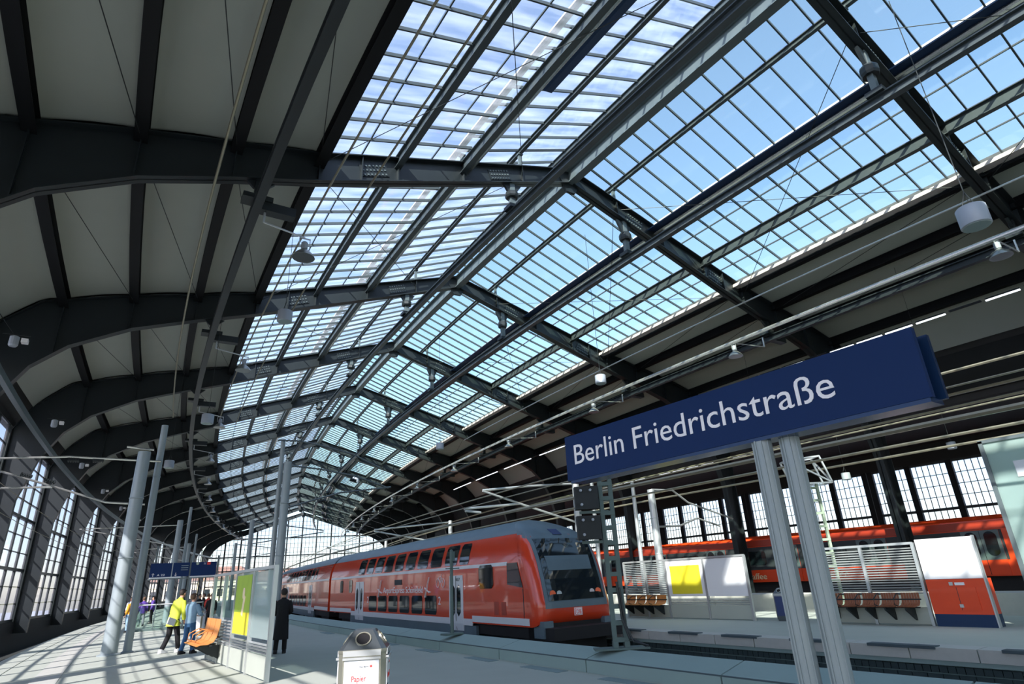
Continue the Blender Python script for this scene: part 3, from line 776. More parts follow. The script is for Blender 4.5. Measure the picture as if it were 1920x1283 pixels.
def nose_patch(poly_rows, off, name, m, parent, zshift=0):
    """rows: list of (z, y_left, y_right); surface follows the nose"""
    mb = MB(); n = 12; rg = []
    for z, a, b in poly_rows:
        rg.append([Vector((a+(b-a)*k/n, noseL(a+(b-a)*k/n, z)-off, z)) for k in range(n+1)])
    base = len(rg); back = [[p+Vector((0, off+.03, 0)) for p in r] for r in rg]
    for i in range(base-1):
        for k in range(n):
            mb.add([rg[i][k], rg[i][k+1], rg[i+1][k+1], rg[i+1][k], back[i][k], back[i][k+1], back[i+1][k+1], back[i+1][k]], [(0, 1, 2, 3), (4, 7, 6, 5), (0, 4, 5, 1), (1, 5, 6, 2), (2, 6, 7, 3), (3, 7, 4, 0)])
    bmx = mb.build(name, m, parent, smooth=False)
    return bmx
def rows(z0, z1, y0, y1, n=8): return [(z0+(z1-z0)*i/n, -(y0+(y1-y0)*i/n), y0+(y1-y0)*i/n) for i in range(n+1)]
nose_patch(rows(.74, 2.80, 1.06, 1.05, 14), .022, 'windscreen_surround', 'roofgrey', tr)
nose_patch(rows(.93, 2.62, .95, .95, 12), .034, 'windscreen', 'trainglass', tr)
nose_patch(rows(1.72, 2.12, .76, .78, 4), .042, 'sun_blind', 'roofgrey', tr)
nose_patch([(2.74, -.16, .16), (2.92, -.16, .16)], .03, 'roof_lamp', 'bluep', tr)
for sx in (-1, 1):
    for q, m_, r_ in ((.79, 'orange_lamp', .10), (.57, 'lens', .085)):
        L_ = noseL(sx*q, 1.1); mb = MB(); mb.tube([(sx*q, L_+.04, 1.1), (sx*q, L_-.035, 1.1)], r_, 16); h = mb.build('headlamp', m_, tr)
        h['label'] = ('round red orange lamp' if m_ == 'orange_lamp' else 'round clear lamp')+' on the nose'
    mb = MB(); mb.box((sx*1.04, .22+NOFF, .22), (.32, .5, .42)); mb.build('corner_fairing', 'roofgrey', tr)
    mb = MB(); mb.tube([(sx*.80, .3+NOFF, .08), (sx*.80, -.22+NOFF, .08)], .10, 14); mb.tube([(sx*.80, -.20+NOFF, .08), (sx*.80, -.30+NOFF, .08)], .20, 18); mb.build('buffer', 'under', tr)
mb = MB(); mb.box((0, .50+NOFF, .12), (2.3, .7, .5)); mb.build('buffer_beam', 'under', tr)
mb = MB(); mb.box((0, .75+NOFF, -.35), (2.2, 1.0, .6)); mb.build('snow_plough', 'under', tr)
L_ = noseL(0, .62)
mb = MB(); mb.box((0, L_-.012, .62), (.27, .02, .20)); lg_ = mb.build('emblem', 'purewhite', tr)
mb = MB()
mb.box((0, L_-.026, .62), (.235, .012, .166)); eb = mb.build('emblem_field', 'redtext', lg_)
mb = MB(); mb.box((0, L_-.034, .62), (.215, .012, .146)); eb2 = mb.build('emblem_inset', 'purewhite', lg_)
text('DB', lg_, 'emblem_letters', 'redtext', (-.085, L_-.042, .565), (1, 0, 0), (0, 0, 1), .17, .11, .004)
q_ = noseL(.1, 2.35)-.05; mb = MB(); mb.bar((.0, q_, 2.28), (.22, q_+.05, 2.44), .025, .01); mb.bar((.0, q_+.05, 2.44), (.22, q_, 2.28), .025, .01); mb.build('display_mark', 'mast', tr)
xs_ = -HW-.004
# side lettering; local +Y runs away from the viewer, so text runs towards -Y
text('AirportExpress Schönefeld', tr, 'side_lettering', 'purewhite', (xs_, 14.85, 1.20), (0, -1, 0), (0, 0, 1), 4.65, .25, .012)
def cross_plane(L):
    mb = MB()
    a = Vector((xs_-.008, L, 1.22))
    mb.bar(a+Vector((0, .18, -.18)), a+Vector((0, -.20, .52)), .02, .09, (1, 0, 0)); mb.bar(a+Vector((0, .25, .16)), a+Vector((0, -.22, -.02)), .02, .07, (1, 0, 0)); mb.bar(a+Vector((0, .02, .05)), a+Vector((0, -.34, -.0)), .02, .07, (1, 0, 0))
    mb.build('aeroplane_mark', 'purewhite', tr)
cross_plane(15.3); cross_plane(9.75)
text('2', tr, 'class_number', 'purewhite', (xs_, 8.72, .80), (0, -1, 0), (0, 0, 1), .20, .28, .006)
text('2', tr, 'class_number', 'purewhite', (xs_, 17.15, .80), (0, -1, 0), (0, 0, 1), .20, .28, .006)
mb = MB()
for q in (9.55, 10.0):
    for k in range(16):
        a0 = 2*PI*k/16; a1 = 2*PI*(k+1)/16; mb.bar((xs_-.006, q-1.25+math.cos(a0)*.15, 1.52+math.sin(a0)*.15), (xs_-.006, q-1.25+math.cos(a1)*.15, 1.52+math.sin(a1)*.15), .012, .022, (1, 0, 0))
for p, q in [((a-.45, b), (c-.45, d)) for (a, b), (c, d) in (((8.75, 1.52), (8.9, 1.74)), ((8.9, 1.74), (9.15, 1.72)), ((9.15, 1.72), (9.2, 1.52)), ((8.9, 1.74), (8.98, 1.52)), ((8.98, 1.52), (9.15, 1.72)), ((8.9, 1.74), (8.86, 1.82)))]: mb.bar((xs_-.006, *p), (xs_-.006, *q), .012, .022, (1, 0, 0))
mb.build('bicycle_mark', 'purewhite', tr)
text('RE7', tr, 'door_lettering', 'seam', (-HW-.028, 7.15, 1.56), (0, -1, 0), (0, 0, 1), .30, .10, .004)
mb = MB(); mb.box((-HW-.01, 12.95, 1.62), (.02, .85, .20)); mb.build('destination_box', 'seam', tr)
# following coaches
s = 37.9
for k in range(2):
    a_ = W(s, 10.35, 0); b_ = W(s+24.2, 10.35, 0); dv = (b_-a_).normalized(); nv = Vector((dv.y, -dv.x, 0)); O = a_+nv*HW
    t2 = thing('train_coach', 'red double deck coach, '+('directly behind the driving car' if k == 0 else 'last one visible towards the end wall'), 'train', O, -math.atan2(dv.x, dv.y), 'coaches of the red train')
    coach(t2, 0, (b_-a_).length, False); s += 24.8

# ------------------------------------------------------------------ orange suburban train on the right
Xs = 33.0
st = thing('suburban_train', 'orange red suburban train with a dark window band behind the arcade on the right', 'train', (Xs, 9.0, 0), 0)
def sbox(name, y0, y1, z0, z1, m, off=0, d=.03, parent=None):
    mb = MB(); mb.box((-off-d/2, (y0+y1)/2, (z0+z1)/2), (d, y1-y0, z1-z0)); return mb.build(name, m, parent or st)
LT = 62
mb = MB(); mb.prism([(0, .62), (0, 2.55), (.12, 2.95), (.5, 3.15), (2.4, 3.15), (2.7, 2.95), (2.75, 2.55), (2.75, .62)], 'y', .4, LT); mb.build('body_shell', 'red2', st)
mb = MB(); mb.loft([[Vector((x, y, z)) for x, z in ((a, .62), (a, 2.4), (a+.1, zt-.2), (a+.5, zt), (2.75-a-.5, zt), (2.75-a-.1, zt-.2), (2.75-a, 2.4), (2.75-a, .62))] for y, a, zt in ((.42, 0, 3.14), (.1, .05, 3.1), (-.15, .25, 2.9))]); mb.build('cab_end', 'red2', st, smooth=False)
sbox('window_band', .9, LT-.5, 1.28, 2.52, 'seam', 0, .02)
sbox('roof_band', .4, LT, 2.56, 2.9, 'ochre', -.02, .05)
y = 1.0; k = 0
while y < LT-4:
    d = sbox('door', y, y+1.45, .66, 2.5, 'red2', .02, .03)
    sbox('door_upper', y, y+1.45, 1.28, 2.5, 'steel_mid', .05, .006, d)
    for q in (y+.36, y+1.09):
        g = MB(); pts = []
        for i in range(16):
            a = 2*PI*i/16; pts.append((q+.24*math.cos(a), 1.95+(.27 if math.sin(a) > 0 else -.27)+.24*math.sin(a)))
        g.prism(pts, 'x', -.075, -.055); g.build('door_window', 'trainglass', d)
    sbox('door_seam', y+.715, y+.735, .68, 2.5, 'black', .056, .004, d)
    for q in range(1):
        yy = y+1.9; g = MB(); pts = []
        for i in range(16):
            a = 2*PI*i/16; pts.append((yy+.85+(.55 if math.cos(a) > 0 else -.55)+.18*math.cos(a), 1.92+(.2 if math.sin(a) > 0 else -.2)+.18*math.sin(a)))
        g.prism(pts, 'x', -.045, -.02); g.build('side_window', 'trainglass', st)
    if k > 0:
        text('Kaffee', st, 'side_lettering', 'cream', (-.02, y+3.45, .78), (0, -1, 0), (0, 0, 1), 1.25, .34, .02)
        g = MB(); g.tube([(-.012, y+3.9, .95), (-.04, y+3.9, .95)], .23, 18); em = g.build('round_mark', 'black', st)
        g = MB(); g.tube([(-.04, y+3.9, .95), (-.05, y+3.9, .95)], .12, 14); g.build('mark_centre', 'cream', em)
    y += 4.7; k += 1
mb = MB(); mb.box((1.4, LT/2, .28), (2.3, LT-1.5, .7)); mb.build('underframe', 'under', st)
mb = MB(); mb.tube([(.25, -.12, 1.02), (.25, -.2, 1.02)], .09, 12); mb.build('tail_lamp', 'orange_lamp', st)

# ------------------------------------------------------------------ station name sign
sg = thing('station_sign', 'long blue station name sign with white letters on twin round posts', 'sign', (5.35, 3.9, 0), 0)
def lp(x, y, z): return (x-5.35, y-3.9, z)
def sboxw(name, c, d, m, parent=None): mb = MB(); mb.box(lp(*c), d); return mb.build(name, m, parent or sg)
fb = sboxw('front_panel', (5.33, 3.945, 3.045), (.06, 4.41, .59), 'navy')
sboxw('rear_panel', (5.53, 3.915, 3.03), (.05, 4.40, .55), 'navy2')
sboxw('bottom_housing', (5.43, 3.93, 2.735), (.24, 4.34, .04), 'navy2')
sboxw('core', (5.44, 3.98, 3.03), (.14, 4.2, .50), 'black')
text('Berlin Friedrichstraße', sg, 'letter', 'letter', lp(5.297, 5.97, 2.945), (0, -1, 0), (0, 0, 1), 3.52, .27, .005, split=True)
for (px_, py_) in ((5.40, 3.31), (5.50, 3.08)):
    mb = MB(); mb.lathe([(.088, 0), (.088, 2.72)], lp(px_, py_, 0), 28); pp = mb.build('post', 'pole', sg, smooth=True)
    for a in (2.2, 2.9, 3.6, 4.3):
        mb = MB(); mb.box(lp(px_+.089*math.cos(a), py_+.089*math.sin(a), 1.36), (.014, .014, 2.72)); mb.build('flute', 'pole', pp)
    mb = MB(); mb.lathe([(.16, 0), (.16, .03), (.10, .05)], lp(px_, py_, 0), 20); mb.build('base_collar', 'pole', pp)

# ------------------------------------------------------------------ poles with overhead line brackets
def pole(x, y, r, h, label, m='pole', name='overhead_line_mast', group=None):
    t = thing(name, label, 'pole', (x, y, 0), 0, group)
    mb = MB(); mb.lathe([(r*1.08, 0), (r*1.02, .4), (r*.92, h-.05), (r*.9, h), (.01, h+.02)], n=24); mb.build('shaft', m, t, smooth=True)
    mb = MB(); mb.lathe([(r*1.5, 0), (r*1.5, .03), (r*1.1, .06)], n=20); mb.build('base_plate', m, t)
    for z in (h*.45, h*.75):
        mb = MB(); mb.lathe([(r*1.0, z-.02), (r*1.06, z), (r*1.0, z+.02)], n=20); mb.build('joint_ring', m, t)
    return t
def insul(mb, a, b):
    a = Vector(a); b = Vector(b); d = (b-a).normalized()
    for k in range(5): c = a.lerp(b, .1+.2*k); mb.tube([c-d*.02, c+d*.02], .06, 10)
    mb.tube([a, b], .03, 8)
def bracket(t, ox, oy, pts, m='tube', r=.032, ins=None):
    """pts are world coordinates; t is the pole thing at ox,oy"""
    P = [Vector((x-ox, y-oy, z)) for x, y, z in pts]
    mb = MB(); mb.tube(P, r, 8); mb.build('bracket_tube', m, t)
    if ins:
        for f in ins:
            a = P[0].lerp(P[-1], f); b = P[0].lerp(P[-1], f+.06); mb = MB(); insul(mb, a, b); mb.build('insulator', 'steel', t)
p1 = pole(1.52, 23.3, .205, 6.1, 'thick round grey mast with sunlit foot on the left platform')
p2 = pole(2.02, 23.7, .115, 7.15, 'slim tall grey mast just right of the thick left mast')
for pts, ins in (([(2.05, 23.5, 5.85), (-.5, 23.5, 5.84), (-3.0, 23.5, 5.60)], (.32, .45)), ([(1.8, 23.5, 4.42), (.7, 23.5, 4.46), (-.6, 23.5, 4.86), (-3.2, 23.5, 5.62)], (.5, .62)), ([(-.75, 23.5, 4.88), (-3.2, 23.5, 4.72)], None), ([(1.8, 23.6, 6.25), (1.0, 23.6, 6.3)], None)):
    bracket(p2, 2.02, 23.7, pts, ins=ins)
p3 = pole(6.07, 22.7, .15, 5.95, 'thick grey mast behind the man in the black coat')
p4 = pole(5.98, 23.3, .085, 6.9, 'slim grey mast left of the one behind the man in black')
for pts, ins in (([(5.7, 23, 6.79), (6.5, 23, 6.83), (7.4, 23, 6.72), (8.7, 23, 6.45), (9.8, 23, 6.0)], None), ([(6.15, 23, 5.88), (7.36, 23, 5.81), (8.76, 23, 5.62), (10.2, 23, 5.2)], (.6,)), ([(6.1, 23, 4.3), (8.2, 23, 4.95), (10.3, 23, 5.25)], (.3,))):
    bracket(p4, 5.98, 23.3, pts, ins=ins, m='steel_mid')
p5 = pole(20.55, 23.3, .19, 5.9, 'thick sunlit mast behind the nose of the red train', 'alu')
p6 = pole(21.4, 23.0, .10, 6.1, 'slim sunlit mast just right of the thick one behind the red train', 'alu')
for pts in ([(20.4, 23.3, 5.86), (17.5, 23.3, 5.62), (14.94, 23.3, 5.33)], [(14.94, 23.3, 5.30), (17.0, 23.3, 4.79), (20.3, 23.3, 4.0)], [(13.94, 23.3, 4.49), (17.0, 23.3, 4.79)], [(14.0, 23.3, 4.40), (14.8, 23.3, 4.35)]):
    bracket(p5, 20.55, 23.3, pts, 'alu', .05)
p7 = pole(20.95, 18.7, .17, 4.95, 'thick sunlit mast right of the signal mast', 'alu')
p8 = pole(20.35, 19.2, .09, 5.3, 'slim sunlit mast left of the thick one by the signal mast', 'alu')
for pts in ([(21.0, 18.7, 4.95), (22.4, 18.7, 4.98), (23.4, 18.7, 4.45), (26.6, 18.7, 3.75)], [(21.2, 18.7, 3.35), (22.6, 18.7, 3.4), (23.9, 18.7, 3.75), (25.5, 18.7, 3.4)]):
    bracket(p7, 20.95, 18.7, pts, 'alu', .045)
pl_ = thing('pole', 'slim grey pole standing on the parapet in front of the red train', 'pole', (8.2, 14.4, .33), 0)
mb = MB(); mb.lathe([(.045, 0), (.04, 2.0), (.001, 2.02)], n=12); mb.build('shaft', 'mast', pl_)
mb = MB(); mb.box((0, 0, .02), (.5, .3, .04)); mb.build('base_plate', 'mast', pl_)
mb = MB(); mb.box((0, -.05, 1.85), (.10, .10, .22)); mb.tube([(-.2, -.05, 1.55), (.2, -.05, 1.55)], .015, 6); mb.build('fitting', 'mast', pl_)
# more masts in the distance on the near platform
for k, (s_, x_, h_, r_) in enumerate(((46, 2.2, 6.1, .19), (46.6, 2.7, 7.0, .1), (68, 2.2, 6.1, .19), (68.6, 2.7, 7, .1), (44, 6.4, 5.9, .15), (66, 6.3, 5.9, .15))):
    p = W(s_, x_, 0); t = pole(p.x, p.y, r_, h_, 'grey mast further along the near platform, '+('%s by the sign boards', '%s slim one by the sign boards', '%s second beyond the sign boards', '%s slim second beyond the sign boards', '%s hidden partly by the glass screen', '%s farthest near the end wall')[k] % 'the one')
    if k in (0, 2):
        q = W(s_, -3.2, 0); bracket(t, p.x, p.y, [(p.x, p.y, 5.8), (q.x, q.y, 5.6)]); bracket(t, p.x, p.y, [(p.x, p.y, 4.5), (q.x, q.y, 5.6)])
    if k in (4, 5):
        q = W(s_, 11, 0); bracket(t, p.x, p.y, [(p.x, p.y, 5.8), (q.x, q.y, 5.2)], 'steel_mid'); bracket(t, p.x, p.y, [(p.x, p.y, 4.4), (q.x, q.y, 5.1)], 'steel_mid')
for k, (s_, x_) in enumerate(((44, 20.3), (64, 20.3))):
    p = W(s_, x_, 0); t = pole(p.x, p.y, .16, 5.8, 'pale mast above the red coaches, '+('nearer one' if k == 0 else 'one close to the end wall'), 'alu')
    q = W(s_, 14.5, 0); bracket(t, p.x, p.y, [(p.x, p.y, 5.7), (q.x, q.y, 5.2)], 'alu', .05); bracket(t, p.x, p.y, [(p.x, p.y, 4.1), (q.x, q.y, 5.1)], 'alu', .05)

# ------------------------------------------------------------------ lattice signal mast on the parapet
def lattice_mast(root, h, w_, m, step=.30):
    for sx in (-1, 1):
        mb = MB(); mb.prism([(sx*w_/2-sx*.0, -.05), (sx*w_/2, .05), (sx*(w_/2-.075), .05), (sx*(w_/2-.075), -.05)], 'z', 0, h); mb.build('upright', m, root)
    z = .15
    while z < h-.05:
        mb = MB(); mb.box((0, -.055, z), (w_, .012, .075)); mb.build('batten', m, root)
        mb = MB(); mb.box((0, .055, z), (w_, .012, .075)); mb.build('batten', m, root); z += step
ms = thing('signal_mast', 'green grey battened signal mast standing on the parapet in front of the brick wall', 'signal', (8.24, 8.5, .33), -.62)
lattice_mast(ms, 2.98, .27, 'mast', .27)
mb = MB(); mb.box((0, 0, .015), (.95, .34, .03)); mb.build('base_plate', 'mast', ms)
mb = MB(); mb.tube([(.02, -.09, 1.1), (.05, -.10, .5), (.14, -.14, .18), (.42, -.14, .05)], .022, 8); mb.build('cable', 'steel', ms)
mb = MB(); mb.tube([(.06, -.09, 1.0), (.10, -.10, .4), (.2, -.16, .12), (.45, -.18, .05)], .018, 8); mb.build('cable', 'steel', ms)
for sx in (-.10, .10):
    mb = MB(); mb.box((sx, -.02, .07), (.09, .16, .12)); mb.build('foot', 'mast', ms)
for k, z in enumerate((2.60, 2.06)):
    hd = MB(); hd.box((-.38, -.02, z), (.44, .22, .42)); h = hd.build('signal_head', 'signal', ms)
    for dx, dz in ((-.11, .13), (.07, .13), (-.11, -.13)):
        l_ = MB(); l_.lathe([(.028, 0), (.024, .06)], n=10); 
        for v in l_.v: v.y, v.z = -.16-v.z+.0, v.y+z+dz; v.x += -.38+dx
        l_.build('signal_lamp', 'drum', h)
    mb = MB(); mb.box((-.25, 0, z-.26), (.55, .05, .05)); mb.build('head_bracket', 'mast', ms)
m2 = thing('lattice_mast', 'pale green lattice mast with a white ladder cage behind the sign posts', 'mast', (20.35, 11.0, 0), -.62)
lattice_mast(m2, 4.05, .45, 'mastlight', .42)
mb = MB()
c8 = [(-.5, -.3, 4.05), (.6, -.3, 4.05), (.6, .3, 4.05), (-.5, .3, 4.05), (-.75, -.3, 4.85), (.35, -.3, 4.95), (.35, .3, 4.95), (-.75, .3, 4.85)]
for a, b in ((0, 1), (1, 2), (2, 3), (3, 0), (4, 5), (5, 6), (6, 7), (7, 4), (0, 4), (1, 5), (2, 6), (3, 7), (1, 4), (1, 6)): mb.bar(c8[a], c8[b], .05)
mb.build('cage', 'alu', m2)

# ------------------------------------------------------------------ hanging rails, tubes, wires
def hang_rail(x, z, label, m='purlin', w_=.22, h=.28):
    return long_member('crane_rail', isec(x, z, w_, h, .04), m, label, 'rail', FS(-2))
hang_rail(2.12, 11.02, 'dark box rail hung below the boarded left slope', 'steel')
hang_rail(10.4, 13.42, 'heavy hung rail left of the ridge', 'purlin', .20, .28)
hang_rail(15.8, 12.98, 'heavy hung rail right of the ridge', 'purlin', .22, .28)
hang_rail(24.15, 11.02, 'dark rail hung below the boarded right slope', 'steel')
hg = {}
for n in range(-1, 13):
    for x, zr in ((2.12, 11.3), (10.4, 13.70), (15.8, 13.26), (24.15, 11.3)):
        zb = botz(x)
        if x not in hg:
            o = thing('rail_hanger', '', 'bracket', (0, 0, 0), 0, 'hangers of the crane rails')
            mb = MB(); mb.prism([(-.40, zb-zr), (.40, zb-zr), (.13, max(.12, (zb-zr)*.62)), (-.13, max(.12, (zb-zr)*.62))], 'y', -.05, .05); mb.build('gusset', 'steel', o)
            mb = MB(); mb.box((0, 0, (zb-zr)*.5), (.2, .16, zb-zr)); mb.build('hanger_post', 'steel_mid' if x in (10.4, 15.8) else 'steel', o)
            mb = MB(); mb.box((0, 0, .06), (.75 if x in (2.12, 24.15) else .45, .45, .14)); mb.build('clamp', 'steel', o)
            if x in (10.4, 15.8): mb = MB(); mb.lathe([(.22, (zb-zr)*.45), (.25, (zb-zr)*.5), (.25, (zb-zr)*.6), (.22, (zb-zr)*.65)], n=8); mb.build('collar', 'steel', o)
            else: mb = MB(); mb.box((.55, 0, -.12), (.9, .3, .26)); mb.build('junction_box', 'steel', o)
            hg[x] = o
        else:
            o = dup(hg[x], (0, 0, 0), 0)
        o.location = W(FS(n), x, zr); o.rotation_euler = (0, 0, -th(FS(n)))
        o['label'] = 'steel hanger carrying the '+{2.12: 'outer left', 10.4: 'inner left', 15.8: 'inner right', 24.15: 'outer right'}[x]+' crane rail at the '+ORS[n]+' arch'
def circ(x, z, r, n=8): return [(x+r*math.cos(2*PI*k/n), z+r*math.sin(2*PI*k/n)) for k in range(n)]
long_member('bright_tube', circ(20.9, 10.28, .075, 10), 'tube', 'long shiny tube below the right slope carrying the bell lamps', 'pipe', FS(-1))
long_member('conduit', circ(22.0, 12.3, .035, 6), 'alu', 'thin pale conduit along the foot of the right glazing', 'pipe', FS(-1), 45)
for x, z, lab in ((3.5, 11.0, 'thin conduit crossing the lower left glazing'), (4.5, 11.3, 'thin conduit beside the left bell lamps'), (1.05, 11.45, 'pale conduit under the boarded left slope'), (-3.5, 7.92, 'grey box duct curving along the top of the left windows')):
    if x == -3.5: long_member('duct', rect(x, z, .16, .22), 'steel_mid', lab, 'duct', FS(0))
    else: long_member('conduit', circ(x, z, .028 if x > 2 else .035, 6), 'wire', lab, 'pipe', FS(-1), 40)
k = 0
for x, z, r, lab in ((11.7, 3.70, .05, 'contact rail above the red train'), (12.9, 4.5, .02, 'catenary wire beside the red train'), (15.0, 5.3, .03, 'feeder wire at the level of the bracket tips'), (19.0, 4.6, .04, 'feeder pipe above the back of the far platform'), (23.0, 4.9, .045, 'contact rail above the empty track'), (23.0, 6.0, .03, 'catenary wire above the empty track'), (26.5, 6.8, .05, 'service pipe in front of the arcade, lower'), (28.0, 7.6, .06, 'service pipe in front of the arcade, upper'), (25.5, 5.6, .035, 'cable in front of the arcade, lowest'), (-3.75, 4.7, .011, 'contact wire above the left track'), (-3.75, 5.6, .011, 'catenary wire above the left track')):
    long_member('overhead_wire' if r < .045 else 'overhead_pipe', circ(x, z, r, 6), 'wire', 'straw coloured '+lab, 'wire', FS(-1), 130, 5)
# tie wires across the bays under roof boards and glazing
cab_ = 0
def wire(pts, label, r=.012, m='darkwire', group='bracing wires under the roof'):
    global cab_
    cab_ += 1; mb = MB(); mb.tube(pts, r, 5); mb.build('bracing_wire', m, label=label, cat='wire', group=group)
for n in range(-1, 8):
    for x0, x1, tag_ in ((-2.8, -.7, 'lower left boards'), (-.7, 1.45, 'middle left boards'), (1.45, 3.65, 'upper left boards'), (22.65, 24.85, 'upper right boards'), (24.85, 27.0, 'middle right boards')):
        wire([W(FS(n)+.2, x0, topz(x0)-.28), W(FS(n+1)-.2, x1, topz(x1)-.28)], 'thin dark diagonal wire under the '+tag_+', behind the '+ORS[n]+' arch')
for n in range(-1, 5):
    for x0, x1, tag_ in ((3.65, 10.8, 'left glazing'), (22.65, 15.5, 'right glazing')):
        wire([W(FS(n)+.2, x0, topz(x0)-.45), W(FS(n+1)-.2, x1, topz(x1)-.45)], 'thin diagonal wire under the '+tag_+', behind the '+ORS[n]+' arch')
        wire([W(FS(n+1)-.2, x0, topz(x0)-.45), W(FS(n)+.2, x1, topz(x1)-.45)], 'thin crossing wire under the '+tag_+', behind the '+ORS[n]+' arch')

# ------------------------------------------------------------------ lamps
def bell(m='lampshade'):
    o = thing('bell_lamp', '', 'lamp', (0, 0, 0), 0, 'bell shaped hall lamps')
    mb = MB(); mb.lathe([(.30, 0), (.27, .06), (.20, .15), (.09, .24), (.075, .27), (.065, .27), (.19, .13), (.26, .05), (.285, .0)], n=20); mb.build('shade', m, o, smooth=True)
    mb = MB(); mb.lathe([(.06, .25), (.09, .28), (.09, .46), (.05, .50)], n=12); mb.build('ballast_housing', 'drum', o)
    mb = MB(); mb.lathe([(.0, .05), (.05, .07), (.06, .14), (.03, .22)], n=10); mb.build('bulb', 'lens', o)
    mb = MB(); mb.bar((-.14, 0, .3), (-.14, 0, .6), .02); mb.bar((.14, 0, .3), (.14, 0, .6), .02); mb.bar((-.15, 0, .6), (.15, 0, .6), .03); mb.build('yoke', 'alu', o)
    return o
b0 = bell(); used = False
for n in range(-1, 12):
    for x, z, arm in ((3.45, 9.95, -1.1), (21.4, 9.85, 2.2)):
        if n in (-1,) and x < 5: continue
        o = b0 if not used else dup(b0, (0, 0, 0), 0); used = True
        o.location = W(FS(n), x, z); o.rotation_euler = (0, 0, -th(FS(n)))
        o['label'] = 'bell shaped lamp '+('under the left' if x < 5 else 'on the bright tube under the right')+' slope, at the '+ORS[n]+' arch'
        mb = MB(); mb.bar(W(FS(n), x, z+.62), W(FS(n), x+arm, z+.80), .035); mb.bar(W(FS(n), x+arm, z+.80), W(FS(n), x+arm, z+1.25), .05)
        mb.build('lamp_arm', 'alu', label='pale bracket arm of the bell lamp '+('under the left' if x < 5 else 'under the right')+' slope, at the '+ORS[n]+' arch', cat='bracket', group='lamp bracket arms')
dr = thing('drum_lamp', 'grey cylindrical drum hanging', 'lamp', (0, 0, 0), 0, 'hanging drums')
mb = MB(); mb.lathe([(.26, 0), (.30, .02), (.30, .48), (.28, .50), (.02, .505)], n=24); mb.build('housing', 'drum', dr, smooth=True)
mb = MB(); mb.lathe([(.27, -.005), (.27, .02)], n=20); mb.build('diffuser', 'milky', dr)
mb = MB()
for a in (0, 2.1, 4.2): mb.bar((.15*math.cos(a), .15*math.sin(a), .5), (0, 0, .95), .014)

def drum_at(px_, dist, label, sc=1., first=False):
    """direction of view for the pixel, at the given depth: a real place in the hall"""
    d = _f+_r*((px_[0]-960)/FPX)+_u*((641.5-px_[1])/FPX); p = Vector((0, 0, 1.6))+d*dist
    return p
drums = [((4.02, 20.0, 10.2), .85, 'second from the front on the left, crossing the second left arch'), ((2.55, 28.6, 8.3), .85, 'below the left slope in the middle distance'), ((1.35, 38.5, 7.7), .85, 'on the left above the sign boards')]
CX0 = Vector((0, 0, 1.6))
def at(px_, dist): return CX0+(_f+_r*((px_[0]-960)/FPX)+_u*((641.5-px_[1])/FPX))*dist
dl = [((533, 604), 17.5, .70), ((388, 795), 22.5, .72), ((316, 878), 28, .7), ((1832, 425), 13.6, 1.0), ((1127, 720), 24, .72), ((825, 843), 34, .72), ((667, 905), 45, .8), ((1786, 842), 22, .5), ((1588, 900), 26, .6), ((1450, 935), 28, .5)]
dn = ['in front of the second left glazing bay', 'low in front of the fourth left arch', 'beside the slim left mast', 'large one at the right edge above the bell lamp', 'under the second right arch', 'under the fourth right arch', 'far off near the ridge, above the end wall', 'above the glazed panel at the right edge', 'just right of the ladder cage', 'behind the sign posts']
for i, ((pp_, dd, sc_), nm_) in enumerate(zip(dl, dn)):
    o = dr if i == 0 else dup(dr, (0, 0, 0), 0)
    o.location = at(pp_, dd); o.scale = (sc_,)*3
    if i: [bpy.data.objects.remove(c) for c in list(o.children) if c.name.startswith('suspension')]
    xl = o.location.x-.0037*o.location.y**2/2; xq = min(29, max(-2, xl)); zt = (topz(xq)+(.1 if 3.65 < xq < 22.65 else .25)-o.location.z)/sc_
    mb = MB(); [mb.bar((.15*math.cos(a), .15*math.sin(a), .5), (0, 0, .95), .014) for a in (0, 2.1, 4.2)]; mb.bar((0, 0, .95), (0, 0, max(1.4, zt)), .018); mb.build('suspension', 'darkwire', o)
    o['label'] = 'grey cylindrical drum lamp hanging '+nm_
# rows of glowing strips with housings on the right
tl = 0
for x, z, s0, s1, gap, nm_ in ((26.6, 10.45, 1.5, 60, .16, 'upper row of glowing strips under the right boards'), (30.0, 7.5, -2, 60, .3, 'lower row of glowing strips along the arcade')):
    o = thing('glow_strip_row', nm_, 'lamp', W(20, x, z), 0); s = s0; k = 0
    while s < s1:
        if k % 5 != 4:
            mb = MB(); mb.sweep(rect(x, z-.05, .07, .05), s, s+1.35-gap, 2); mb.build('tube', 'glowstrip', o, world=True)
        mb = MB(); mb.sweep(rect(x, z, .14, .05), s, s+1.35-gap, 2); mb.build('strip_housing', 'steel', o, world=True)
        s += 1.35; k += 1
# service floodlights near the left wall
for k, n in enumerate(range(1, 7)):
    o = thing('floodlight', 'small grey floodlight above the left windows at the '+ORS[n]+' arch', 'lamp', W(FS(n)+6.5, -3.2, 8.6), -th(FS(n)), 'floodlights above the left windows')
    mb = MB(); mb.lathe([(.09, 0), (.12, .05), (.12, .3), (.05, .34)], n=12); mb.build('housing', 'drum', o)
    mb = MB(); mb.box((.25, 0, .2), (.16, .22, .12)); mb.build('reflector', 'purewhite', o)
    mb = MB(); mb.bar((-.3, 0, .38), (.35, 0, .38), .03); mb.bar((0, 0, .34), (-.6, 0, 1.1), .02); mb.build('bracket', 'steel', o)
